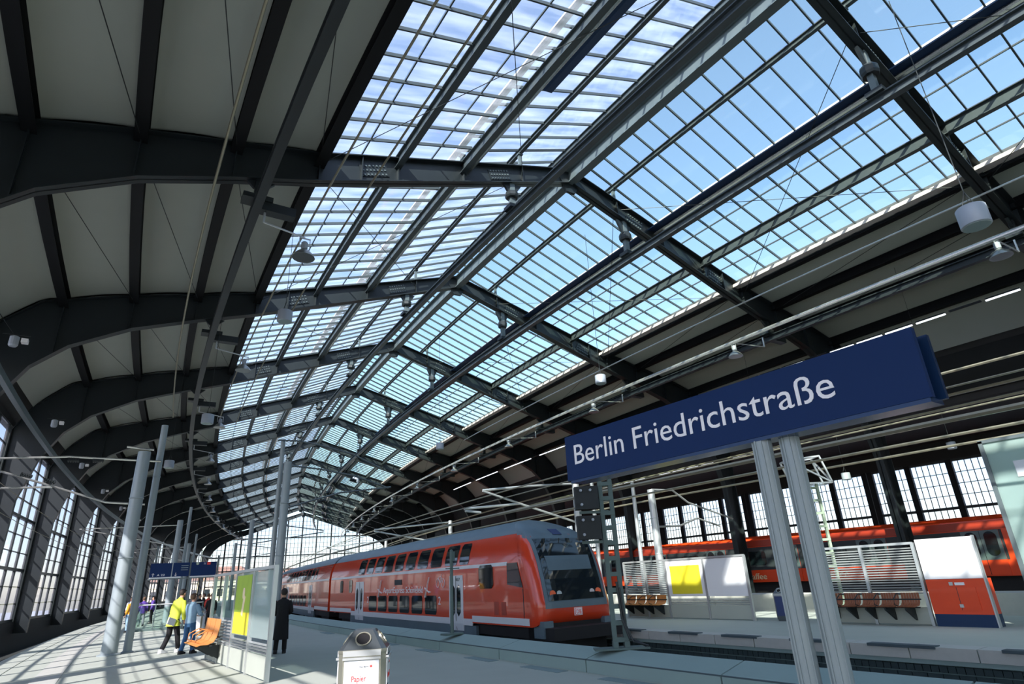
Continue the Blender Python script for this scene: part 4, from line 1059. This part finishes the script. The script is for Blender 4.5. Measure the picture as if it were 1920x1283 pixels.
# ------------------------------------------------------------------ people
def skin_mesh(name, verts, edges, radii, m, parent, root=0, sub=1):
    me = bpy.data.meshes.new(name); me.from_pydata([tuple(v) for v in verts], edges, [])
    o = bpy.data.objects.new(name, me); COL.objects.link(o)
    sm = o.modifiers.new('skin', 'SKIN'); sm.use_smooth_shade = True; sm.branch_smoothing = .4
    for i, r in enumerate(radii):
        r = r if isinstance(r, tuple) else (r, r); me.skin_vertices[0].data[i].radius = r
    me.skin_vertices[0].data[root].use_root = True
    sb = o.modifiers.new('sub', 'SUBSURF'); sb.levels = sb.render_levels = sub
    dg = bpy.context.evaluated_depsgraph_get(); m2 = bpy.data.meshes.new_from_object(o.evaluated_get(dg))
    bpy.data.objects.remove(o); m2.name = name; m2.materials.clear(); m2.materials.append(M[m])
    ob = bpy.data.objects.new(name, m2); COL.objects.link(ob); ob.parent = parent
    return ob
V = Vector
def person(label, loc, rz, jacket='blackcloth', trousers='blackcloth', shoes='black', hair='hair', coat=False, hem=.72, lean=0., sc=1., arms=None, legs=None, hold=None, bag=None, group=None):
    """faces local +Y. lean tips the upper body forward."""
    t = thing('person', label, 'person', loc, rz, group); t.scale = (sc,)*3
    def up(p, k=1.):    # lean around the hip
        z = p[2]-.85; a = -lean*k
        return V((p[0], p[1]*math.cos(a)-z*math.sin(a), .85+p[1]*math.sin(a)+z*math.cos(a))) if z > 0 else V(p)
    A = arms or {}
    L = legs or {}
    sh = {s: up((s*.165, 0, 1.285)) for s in (-1, 1)}
    el = {s: up(A.get(('e', s), (s*.215, -.02, 1.03))) for s in (-1, 1)}
    wr = {s: up(A.get(('w', s), (s*.22, .07, .82))) for s in (-1, 1)}
    hip = {s: V((s*.082, 0, .80)) for s in (-1, 1)}
    kn = {s: V(L.get(('k', s), (s*.10, .03, .44))) for s in (-1, 1)}
    an = {s: V(L.get(('a', s), (s*.11, -.02, .075))) for s in (-1, 1)}
    verts = [V((0, 0, .84)), up((0, .01, 1.0)), up((0, .0, 1.18)), up((0, -.01, 1.31)), up((0, 0, 1.37)), up((0, .02, 1.43)), up((0, .012, 1.50)), up((0, .0, 1.565))]
    rad = [(.135, .10), (.12, .09), (.145, .10), (.075, .06), (.048, .05), (.062, .072), (.076, .09), (.055, .066)]
    edges = [(i, i+1) for i in range(7)]
    def addv(v, r, par): verts.append(V(v)); rad.append(r); edges.append((par, len(verts)-1)); return len(verts)-1
    for s in (-1, 1):
        a = addv(sh[s], .055, 2); b = addv(el[s], .040, a); c = addv(wr[s], .026, b)
        d = (wr[s]-el[s]).normalized(); pm = wr[s]+d*.055; p_ = addv(pm, (.030, .018), c)
        side = V((1, 0, 0)) if abs(d.x) < .8 else V((0, 1, 0))
        for k, (off, ln) in enumerate(((-.024, .060), (-.008, .072), (.008, .068), (.024, .052))):
            q = addv(pm+side*off+d*.03, .0085, p_); q2 = addv(pm+side*off+d*(.03+ln*.5)+V((0, .006, 0)), .008, q); addv(pm+side*off+d*(.03+ln)+V((0, .02, -.004)), .0065, q2)
        q = addv(wr[s]+d*.03+V((-s*.012, .032, 0)), .010, c); addv(wr[s]+d*.065+V((-s*.018, .045, 0)), .008, q)
        h_ = addv(hip[s], .078, 0); k_ = addv(kn[s], .052, h_); a_ = addv(an[s], .036, k_); addv(an[s]+V((0, .11, -.035)), (.032, .024), a_)
    body = skin_mesh('body', verts, edges, rad, 'skin', t)
    # clothes
    mb = MB()
    def er(c, rx, ry, n=16, tilt=0.): return [c+V((rx*math.cos(2*PI*k/n), ry*math.sin(2*PI*k/n), 0)) for k in range(n)]
    rings = []
    lo = [(hem, .20 if coat else .155, .155 if coat else .115)] if hem < .84 else []
    for z, rx, ry in lo+[(.86, .165, .120), (1.0, .155, .115), (1.15, .182, .128), (1.25, .195, .122), (1.31, .15, .095), (1.345, .075, .065)]:
        rings.append([up((rx*math.cos(2*PI*k/16), ry*math.sin(2*PI*k/16), z)) if z > .85 else V((rx*math.cos(2*PI*k/16), ry*math.sin(2*PI*k/16), z)) for k in range(16)])
    mb.loft(rings)
    for s in (-1, 1):
        d = (wr[s]-el[s]); mb.tube([sh[s]+V((-s*.03, 0, .0)), sh[s].lerp(el[s], .5), el[s], el[s].lerp(wr[s], .55), wr[s]-d*.06], [.072, .066, .058, .052, .046], 12)
    jk = mb.build('coat' if coat else 'jacket', jacket, t, smooth=True)
    mb = MB(); mb.tube([up((0, 0, 1.33)), up((0, .005, 1.375))], [.078, .062], 14); mb.build('collar', jacket, jk, smooth=True)
    mb = MB()
    mb.loft([er(V((0, 0, z)), rx, ry) for z, rx, ry in ((.70, .15, .105), (.80, .155, .11), (.89, .148, .108))])
    for s in (-1, 1):
        mb.tube([hip[s]+V((0, 0, .02)), hip[s].lerp(kn[s], .5), kn[s], kn[s].lerp(an[s], .5), an[s]+V((0, 0, .02))], [.092, .080, .068, .062, .060], 12)
    mb.build('trousers', trousers, t, smooth=True)
    for s in (-1, 1):
        mb = MB(); b = an[s]; rg = []
        for y, w_, h_ in ((-.075, .035, .05), (-.04, .046, .10), (.02, .048, .10), (.08, .050, .06), (.14, .044, .045), (.175, .02, .03)):
            rg.append([V((b.x+w_*c, b.y+y, max(.001, b.z-.072)+(h_ if q else .0))) for c, q in ((-1, 0), (1, 0), (1, 1), (.6, 1), (-.6, 1), (-1, 1))])
        mb.loft(rg); mb.build('shoe', shoes, t)
    # head details
    hc = up((0, .0, 1.50))
    mb = MB(); rg = []
    for z, r1, yb in ((-.075, .55, -.03), (-.03, .98, -.016), (.03, 1.04, -.012), (.065, .92, -.004), (.092, .6, 0), (.102, .2, 0)):
        rg.append([up((.083*r1*math.cos(2*PI*k/16), yb+(.098*r1*math.sin(2*PI*k/16) if math.sin(2*PI*k/16) < 0 or z > .045 else .02*math.sin(2*PI*k/16)), 1.515+z)) for k in range(16)])
    mb.loft(rg); mb.build('hair', hair, t, smooth=True)
    mb = MB()
    for s in (-1, 1): mb.sphere(up((s*.032, .088, 1.505)), .011, 8, 5)
    mb.build('eyes', 'black', t)
    mb = MB(); a, b, c, d_, e_ = [up(p) for p in ((-.014, .088, 1.465), (.014, .088, 1.465), (0, .115, 1.468), (0, .088, 1.51), (0, .085, 1.455))]
    mb.add([a, b, c, d_, e_], [(0, 2, 3), (2, 1, 3), (0, 4, 2), (4, 1, 2), (0, 3, 1), (0, 1, 4)]); mb.build('nose', 'skin', t)
    mb = MB(); mb.box(up((0, .084, 1.435)), (.045, .012, .009)); mb.build('mouth', 'redcloth', t)
    for s in (-1, 1):
        mb = MB(); mb.sphere(up((s*.082, .0, 1.485)), .022, 8, 5, (.4, .8, 1.3)); mb.build('ear', 'skin', t, smooth=True)
    return t
# facing angles: rz = 0 faces +Y (away), PI faces the viewer
person('person in a long black coat standing with his back to us beside the thick mast', (5.08, 18.2, 0), -.35, 'blackcloth', 'blackcloth', hair='hair', coat=True, hem=.34, arms={('e', -1): (-.215, .03, 1.02), ('w', -1): (-.17, .16, .95), ('e', 1): (.215, .02, 1.02), ('w', 1): (.16, .17, .97)})
person('person in a lime yellow coat leaning forward with a white folder', (2.95, 22.0, 0), 4.2+PI*.5-.5, 'lime', 'blackcloth', shoes='purewhite', hair='hair', coat=True, hem=.66, lean=.28, sc=1.10, arms={('e', 1): (.22, .06, 1.02), ('w', 1): (.16, .20, .86), ('e', -1): (-.22, .05, 1.02), ('w', -1): (-.14, .22, .88)}, legs={('k', 1): (.10, .10, .45), ('a', 1): (.12, .16, .08), ('k', -1): (-.10, 0, .44), ('a', -1): (-.12, -.14, .08)})
pp_ = thing('paper_folder', 'white paper folder held by the person in the lime yellow coat', 'folder', (2.86, 21.72, .86), .6)
mb = MB(); mb.box((0, 0, 0), (.26, .03, .19), Matrix.Rotation(.3, 3, 'Y')); mb.build('cover', 'purewhite', pp_)
mb = MB(); mb.box((0, .004, 0), (.24, .03, .17), Matrix.Rotation(.3, 3, 'Y')); mb.build('sheets', 'white', pp_)
person('person in a pale denim jacket and blue jeans beside the lime coat', (3.28, 21.1, 0), -.9, 'denimlight', 'denim', hair='hairbrown', hem=.80, sc=1.0, arms={('e', 1): (.22, .08, 1.05), ('w', 1): (.15, .25, 1.0), ('e', -1): (-.22, .08, 1.05), ('w', -1): (-.13, .26, 1.0)}, legs={('k', 1): (.10, .05, .44), ('a', 1): (.13, .06, .075), ('k', -1): (-.10, .0, .44), ('a', -1): (-.12, -.10, .075)})
person('person in an amber jacket and light jeans seen between the left masts', (3.05, 37.0, 0), .5, 'orangecloth', 'denimlight', hair='hairbrown', hem=.75, sc=.98)
cr = [((4.1, 43.0), 'violet', 'greycloth', 'person in a violet jacket behind the glass stair railing'), ((4.9, 46.0), 'violet', 'blackcloth', 'person in a purple coat left of the lime yellow coat, far off'), ((3.9, 48.5), 'purewhite', 'denim', 'person in white far behind the left masts'),
      ((6.2, 38.0), 'blackcloth', 'blackcloth', 'person in black standing far off under the sign boards'), ((6.9, 39.5), 'redcloth', 'blackcloth', 'person with a red top far off under the sign boards'), ((6.5, 42.0), 'greycloth', 'greycloth', 'person in grey far off beyond the litter bin'), ((7.4, 44.0), 'blackcloth', 'greycloth', 'person in a dark jacket farthest under the sign boards'), ((6.0, 33.5), 'blackcloth', 'blackcloth', 'person in a dark coat just behind the litter bin'), ((6.7, 25.6), 'blackcloth', 'denim', 'person in dark clothes half hidden behind the glass screen and thick mast')]
for i, ((x, y), j, tr_, lab) in enumerate(cr): person(lab, (x, y, 0), i*1.3, j, tr_, hair='hair' if i % 2 else 'hairbrown', hem=.7, sc=.97)

# ------------------------------------------------------------------ litter bins
def bin_(label, loc, rz, sc=1., labels=('Papier', 'Restmüll'), big=True, bm='steelbin', pm='purewhite'):
    t = thing('litter_bin', label, 'bin', loc, rz); t.scale = (sc,)*3
    w_, c = .225, .045     # half width, chamfer
    oc = [(-w_+c, -w_), (w_-c, -w_), (w_, -w_+c), (w_, w_-c), (w_-c, w_), (-w_+c, w_), (-w_, w_-c), (-w_, -w_+c)]
    mb = MB(); mb.prism(oc, 'z', .06, .86); mb.build('body', bm, t)
    mb = MB(); mb.prism([(a*.9, b*.9) for a, b in oc], 'z', 0, .07); mb.build('plinth', 'bintop', t)
    mb = MB(); mb.prism([(a*1.03, b*1.03) for a, b in oc], 'z', .855, .88); mb.build('rim', 'steelbin', t)
    k = .46; mb = MB(); mb.loft([[V((a*1.02, b*1.02, .88)) for a, b in oc], [V((a*k, b*k, 1.045)) for a, b in oc], [V((a*k*.9, b*k*.9, 1.05)) for a, b in oc]]); mb.build('lid', 'bintop', t)
    for q, (dx, dy) in enumerate(((0, -1), (1, 0), (0, 1), (-1, 0))):
        sl = math.atan2(.165, w_*(1-k)); n_ = V((dx*math.sin(sl), dy*math.sin(sl), math.cos(sl))); c0 = V((dx*w_*.735, dy*w_*.735, .955+.012)); ax = V((-dy, dx, 0)); ay = n_.cross(ax)
        rim = []; 
        mb = MB(); ring = lambda r, h: [c0+ax*(r*math.cos(2*PI*i/20))+ay*(r*.92*math.sin(2*PI*i/20))+n_*h for i in range(20)]
        mb.loft([ring(.078, -.01), ring(.078, .012), ring(.066, .012), ring(.064, -.01)], cap=False); rm = mb.build('opening_rim', 'steelbin', t, smooth=True)
        mb = MB(); mb.loft([ring(.065, -.004), ring(.065, .001)]); mb.build('opening', 'hole', rm)
        pc = V((dx*(w_+.006), dy*(w_+.006), .48)); px = V((-dy, dx, 0))
        mb = MB(); R = Matrix((px, V((dx, dy, 0)), V((0, 0, 1)))).transposed(); mb.box(pc, (.33, .012, .62), R); pn = mb.build('notice_panel', pm, t)
        mb = MB(); mb.box(pc+V((dx*.006, dy*.006, .325)), (.36, .03, .02), R); mb.box(pc+V((dx*.002, dy*.002, .37)), (.36, .012, .05), R); mb.build('panel_clip', 'alu', t)
        o_ = pc+V((dx*.008, dy*.008, 0))
        if big:
            text(labels[q % 2], pn, 'panel_lettering', 'redtext', o_+px*-.09+V((0, 0, .13)), px, (0, 0, 1), .135 if q % 2 == 0 else .2, .052, .002)
            text('Die Bahn', pn, 'small_lettering', 'seam', o_+px*-.02+V((0, 0, .248)), px, (0, 0, 1), .085, .012, .001)
            mb = MB(); mb.box(o_+px*.09+V((0, 0, .255)), (.022, .003, .018), R); mb.build('red_mark', 'redtext', pn)
            mb = MB(); mb.box(o_+px*-.07+V((0, 0, .03)), (.12, .003, .10), R); mb.build('picture', 'bluep', pn)
    return t
bb = at((682, 1237), 6.4)
bin_('stainless steel litter bin with a pyramid lid and Papier panels in the foreground', (bb.x+.05, bb.y+.1, 0), -.50, 1.09, pm='white')
bin_('grey litter bin by the two people on the left platform', (4.85, 29.6, 0), -.4, 1.05, big=False)
bin_('dark litter bin beside the louvred screen on the far platform', (17.75, 11.25, 0), .1, .86, big=False, bm='bintop', pm='bluep')

# ------------------------------------------------------------------ wind screens with benches
def screen(label, x, y0, y1, h=2.0, sections=(), face=-1, bench=(), low='concrete', post='alu'):
    """screen along Y at x; sections = (ya, yb, kind)"""
    t = thing('wind_screen', label, 'screen', (x, (y0+y1)/2, 0), 0)
    cy_ = (y0+y1)/2
    def B(name, y_a, y_b, z0, z1, m, d=.03, dx=0., par=None):
        mb = MB(); mb.box((dx, (y_a+y_b)/2-cy_, (z0+z1)/2), (d, abs(y_b-y_a), z1-z0)); return mb.build(name, m, par or t)
    ys = sorted(set([y0, y1]+[s[0] for s in sections]+[s[1] for s in sections]))
    for y in ys: B('post', y-.035, y+.035, 0, h, post, .08)
    B('top_rail', y0, y1, h-.04, h+.02, post, .09)
    for ya, yb, kind in sections:
        a, b = min(ya, yb)+.04, max(ya, yb)-.04
        B('base_panel', a, b, .03, .42, low, .04)
        def louv(z0, z1, stp=.062, par=None):
            z = z0
            while z < z1-.02:
                mb = MB(); R = Matrix.Rotation(.5*face, 3, 'Y'); mb.box((0, (a+b)/2-cy_, z), (.045, b-a, .012), R); mb.build('louvre_slat', post, t); z += stp
        if kind == 'louvre': louv(.74, h-.08)
        elif kind == 'glasslouvre':
            louv(.46, 1.0, .07); B('glass_pane', a, b, 1.02, h-.06, 'clear', .012)
        elif kind in ('poster', 'white', 'milky', 'greenposter'):
            louv(.46, .66, .05)
            if kind == 'milky': B('glass_pane', a, b, .70, h-.06, 'milky', .012)
            else:
                B('notice_board', a, b, .70, h-.05, 'purewhite' if kind != 'greenposter' else 'milky', .05)
                if kind == 'poster': B('poster', a+.13, b-.16, .78, h-.22, 'yellow', .064)
                if kind == 'greenposter':
                    p = B('poster', a+.12, b-.05, .72, 1.16, 'yellow', .06); B('poster', a+.12, b-.05, 1.16, h-.10, 'limedark', .06)
                    pf = thing_dummy = None
                    mb = MB(); mb.sphere((-.034, (a+b)/2-cy_-.05, 1.55), .11, 12, 6, (.06, 1, 1.2)); mb.box((-.034, (a+b)/2-cy_-.12, 1.30), (.012, .16, .42), Matrix.Rotation(.3, 3, 'X')); mb.build('printed_figure', 'cream', p)
    for (ya, yb, mseat, sty) in bench:
        a, b = min(ya, yb), max(ya, yb); n = max(1, round((b-a)/.52)); dxs = face*.08
        bt = thing('bench', label.split(' with ')[0].replace('screen', 'screen bench') if False else '', 'bench', (x, (a+b)/2, 0), 0)
        for k in range(n):
            yc = a+(b-a)*(k+.5)/n-(a+b)/2; w2 = (b-a)/n-.05
            mb = MB(); rg = []
            prof = [(.10, .98), (.12, .78), (.16, .60), (.22, .50), (.34, .455), (.50, .455), (.58, .43)] if sty == 'curved' else [(.07, .74), (.08, .62), (.12, .52), (.20, .46), (.36, .45), (.48, .44)]
            ns = 7
            for q in range(ns):      # bentwood slats
                yy = yc-w2/2+w2*(q+.5)/ns; mb2 = MB()
                mb2.loft([[V((face*px2, yy-w2/ns*.42, pz)), V((face*px2, yy+w2/ns*.42, pz)), V((face*(px2+.012), yy+w2/ns*.42, pz+.014)), V((face*(px2+.012), yy-w2/ns*.42, pz+.014))] for px2, pz in prof]); mb2.build('seat_slat', mseat, bt)
            mb = MB(); mb.tube([(face*.10, yc+w2/2, .72), (face*.30, yc+w2/2, .74), (face*.5, yc+w2/2, .64), (face*.52, yc+w2/2, .50), (face*.36, yc+w2/2, .46)], .014, 8); mb.build('armrest', mseat if sty == 'curved' else 'steel', bt, smooth=True)
            mb = MB(); mb.prism([(face*.03, .42), (face*.50, .42), (face*.50, .38), (face*.05, .12), (face*.03, .12)], 'y', yc-.02, yc+.02); mb.build('bracket', 'steel', bt)
        mb = MB(); mb.box((face*.27, 0, .425), (.06, b-a, .03)); mb.box((face*.10, 0, .60), (.03, b-a, .03)); mb.build('beam', 'steel', bt)
        bt['label'] = {0: 'row of glowing orange bentwood seats under the louvres, left half of the yellow poster screen', 1: 'brown slatted seats below the louvred screen left of the red cabinet', 2: 'orange bentwood seats with curved armrests fixed to the near glass screen'}[BL_['n']]
        BL_['n'] += 1
    return t
BL_ = {'n': 0}
screen('far platform wind screen with louvres, a yellow poster and a white board', 17.5, 12.15, 17.45, 1.9, ((17.45, 16.4, 'louvre'), (16.4, 15.4, 'louvre'), (15.4, 13.75, 'poster'), (13.75, 12.15, 'white')), -1, ((17.4, 15.45, 'wood', 'flat'),))
screen('far platform wind screen of two louvred fields left of the red cabinet', 17.5, 7.2, 9.75, 1.92, ((9.75, 8.52, 'louvre'), (8.52, 7.2, 'louvre')), -1, ((9.7, 7.3, 'wooddark', 'flat'),))
screen('near platform wind screen with a green and yellow poster behind glass', 3.42, 12.95, 18.9, 2.03, ((12.95, 14.55, 'milky'), (14.55, 16.2, 'greenposter'), (16.2, 17.5, 'glasslouvre'), (17.5, 18.9, 'glasslouvre')), -1, ((17.0, 18.8, 'wood', 'curved'),), low='clear' if False else 'concrete')
# red and white cabinet
cb = thing('cabinet', 'red cabinet with a tall white upper board at the end of the louvred screen', 'cabinet', (17.55, 6.48, 0), 0)
def cbx(name, y0, y1, z0, z1, m, x0=-.12, x1=.3, par=None):
    mb = MB(); mb.box(((x0+x1)/2, (y0+y1)/2-6.48, (z0+z1)/2), (x1-x0, y1-y0, z1-z0)); return mb.build(name, m, par or cb)
cbx('plinth', 5.86, 7.1, 0, .27, 'navy2'); cbx('body', 5.86, 7.1, .27, 1.04, 'red2'); cbx('upper_board', 5.86, 7.1, 1.05, 1.98, 'purewhite', -.12, -.02)
dd_ = cbx('door', 6.08, 6.86, .36, .86, 'red2', -.135, -.12); cbx('door_gap', 6.465, 6.475, .36, .86, 'seam', -.139, -.135, dd_)
cbx('lock_plate', 6.52, 6.60, .90, .975, 'alu', -.14, -.12); cbx('label_plate', 6.28, 6.48, .905, .965, 'purewhite', -.14, -.12); cbx('lock_plate', 6.42, 6.50, .42, .49, 'alu', -.145, -.135, dd_)
cbx('side_trim', 5.83, 5.86, 0, 2.0, 'alu', -.13, .0)
# tall glass lift front at the right edge
lf = thing('glass_panel', 'tall pale green glass panel in a steel frame at the right edge', 'panel', (17.5, 3.1, 0), 0)
M['lift'] = glass('dense_milky_glass', (.7, .85, .82), .05, .9, (.62, .78, .74)); mb = MB(); mb.box((0, 0, 2.05), (.03, 3.9, 3.95)); mb.build('glass_pane', 'lift', lf)
mb = MB(); mb.box((0, 1.98, 2.04), (.10, .09, 4.08)); mb.build('frame_post', 'steel_mid', lf)
mb = MB(); mb.box((0, -1.98, 2.04), (.10, .09, 4.08)); mb.build('frame_post', 'steel_mid', lf)
mb = MB(); mb.box((0, 0, 4.06), (.10, 4.05, .07)); mb.build('frame_rail', 'steel_mid', lf)
mb = MB(); mb.box((-.025, 1.2, 3.35), (.012, .55, .36)); mb.build('notice', 'white', lf)

# ------------------------------------------------------------------ stair railing and hanging sign boards
rl = thing('stair_railing', 'glass stair railing with a pale handrail behind the people on the left', 'railing', (4.4, 36.6, 0), -.25)
for k in range(3):
    mb = MB(); mb.box((-.9+k*1.05, 0, .58), (.98, .015, .96)); mb.build('glass_pane', 'clear', rl)
for k in range(4):
    mb = MB(); mb.box((-1.42+k*1.05, 0, .6), (.05, .06, 1.2)); mb.build('post', 'mast', rl)
mb = MB(); mb.tube([(-1.45, 0, 1.18), (1.75, 0, 1.18)], .03, 8); mb.build('handrail', 'alu', rl)
mb = MB(); mb.box((.15, 0, .06), (3.2, .05, .12)); mb.build('base_strip', 'mast', rl)
mb = MB(); mb.box((-1.42, 1.6, .58), (.015, 3.1, .96)); mb.build('glass_pane', 'clear', rl)
mb = MB(); mb.tube([(-1.42, 0, 1.18), (-1.42, 3.1, 1.18)], .03, 8); mb.build('handrail', 'alu', rl)
sb = thing('direction_sign', 'dark blue hanging direction boards with arrows above the stairs', 'sign', (5.0, 36.3, 2.35), -.18)
for k, (a, b) in enumerate(((-1.5, -.55), (-.50, .25), (.32, 1.5))):
    mb = MB(); mb.box(((a+b)/2, 0, .42), (b-a, .16, .66)); bd = mb.build('board', 'navy', sb)
    y_ = -.085
    if k == 0: text('A 22', bd, 'board_lettering', 'letter', (a+.33, y_, .14), (1, 0, 0), (0, 0, 1), .35, .10, .004)
    if k < 2:
        mb = MB(); c = a+.16; sgn = 1 if k == 0 else -1; zc = .20
        mb.bar((c, y_-.004, zc-.08), (c, y_-.004, zc+.08), .022, .01); mb.bar((c-.06, y_-.004, zc+sgn*.02), (c, y_-.004, zc+sgn*.08), .022, .01); mb.bar((c+.06, y_-.004, zc+sgn*.02), (c, y_-.004, zc+sgn*.08), .022, .01); mb.build('arrow', 'letter', bd)
    if k == 1:
        mb = MB()
        for z in (.60, .50, .40): mb.box((b-.22, y_-.003, z), (.32, .008, .03))
        mb.build('text_lines', 'milky', bd, kind='stuff')
    if k == 2:
        g = MB(); g.tube([(a+.28, y_+.002, .68), (a+.28, y_-.006, .68)], .07, 16); g.build('round_symbol', 'mastlight', bd)
        text('S', bd, 'symbol_letter', 'letter', (a+.25, y_-.008, .64), (1, 0, 0), (0, 0, 1), .06, .08, .003)
        g = MB(); g.box((a+.62, y_-.002, .68), (.14, .01, .14)); g.build('square_symbol', 'bluep', bd); text('U', bd, 'symbol_letter', 'letter', (a+.585, y_-.008, .64), (1, 0, 0), (0, 0, 1), .07, .08, .003)
        g = MB(); g.box((a+.80, y_-.002, .68), (.16, .01, .14)); g.build('square_symbol', 'redtext', bd)
for a, b in ((-1.5, -.1), (.3, 1.45)):
    mb = MB(); mb.box(((a+b)/2, -.02, .06), (b-a, .12, .07)); mb.build('light_tube', 'white', sb)
mb = MB(); mb.box((0, 0, .0), (3.1, .14, .05)); mb.build('bottom_beam', 'steel_mid', sb)
for x in (-1.3, .28, 1.55):
    mb = MB(); mb.box((x, 0, -.65 if x > 0 else 1.1), (.09, .09, 3.4 if x > 0 else 1.0)); mb.build('support_post', 'steel_mid', sb)
# pale buildings seen through the side windows and the end wall
def house(label, loc, size, rz, rows_, cols, col):
    t = thing('building', label, 'building', loc, rz)
    sx, sy, sz = size
    mb = MB(); mb.box((0, 0, sz/2), size); mb.build('walls', col, t)
    mb = MB(); mb.prism([(-sx/2-.4, sz), (sx/2+.4, sz), (sx/2-3, sz+3), (-sx/2+3, sz+3)], 'y', -sy/2-.4, sy/2+.4); mb.build('roof', 'ochre2', t)
    for r in range(rows_):
        for c in range(cols):
            x = -sx/2+sx*(c+.5)/cols; z = sz*(r+.6)/(rows_+.4)
            mb = MB(); mb.box((x, -sy/2-.03, z), (1.2, .12, 1.7)); mb.build('window', 'trainglass', t)
    return t
M['ochre2'] = mat('roof_tiles', (.35, .2, .14), .8)
M['plaster'] = mat('pale_plaster', (.72, .66, .55), .9)
M['plaster2'] = mat('cream_plaster', (.78, .70, .50), .9)
q = W(139, 4, 0); house('cream building seen through the left part of the end wall', (q.x-2, q.y+45, -8), (26, 12, 12.5), -.3, 3, 9, 'plaster2')
q = W(139, 20, 0); house('pale building seen through the right part of the end wall', (q.x+8, q.y+60, -8), (30, 12, 12), -.4, 3, 10, 'plaster')
house('pale long building low behind the left windows', (-34, 75, -8), (80, 12, 10), PI/2+.05, 3, 26, 'plaster')



# ------------------------------------------------------------------ real size: one uniform factor about the world origin (camera included above)
bpy.context.view_layer.update()
for o in list(bpy.context.scene.objects):
    if o.parent is None and o.type in ('MESH', 'EMPTY'):
        o.location = o.location*SC; o.scale = o.scale*SC
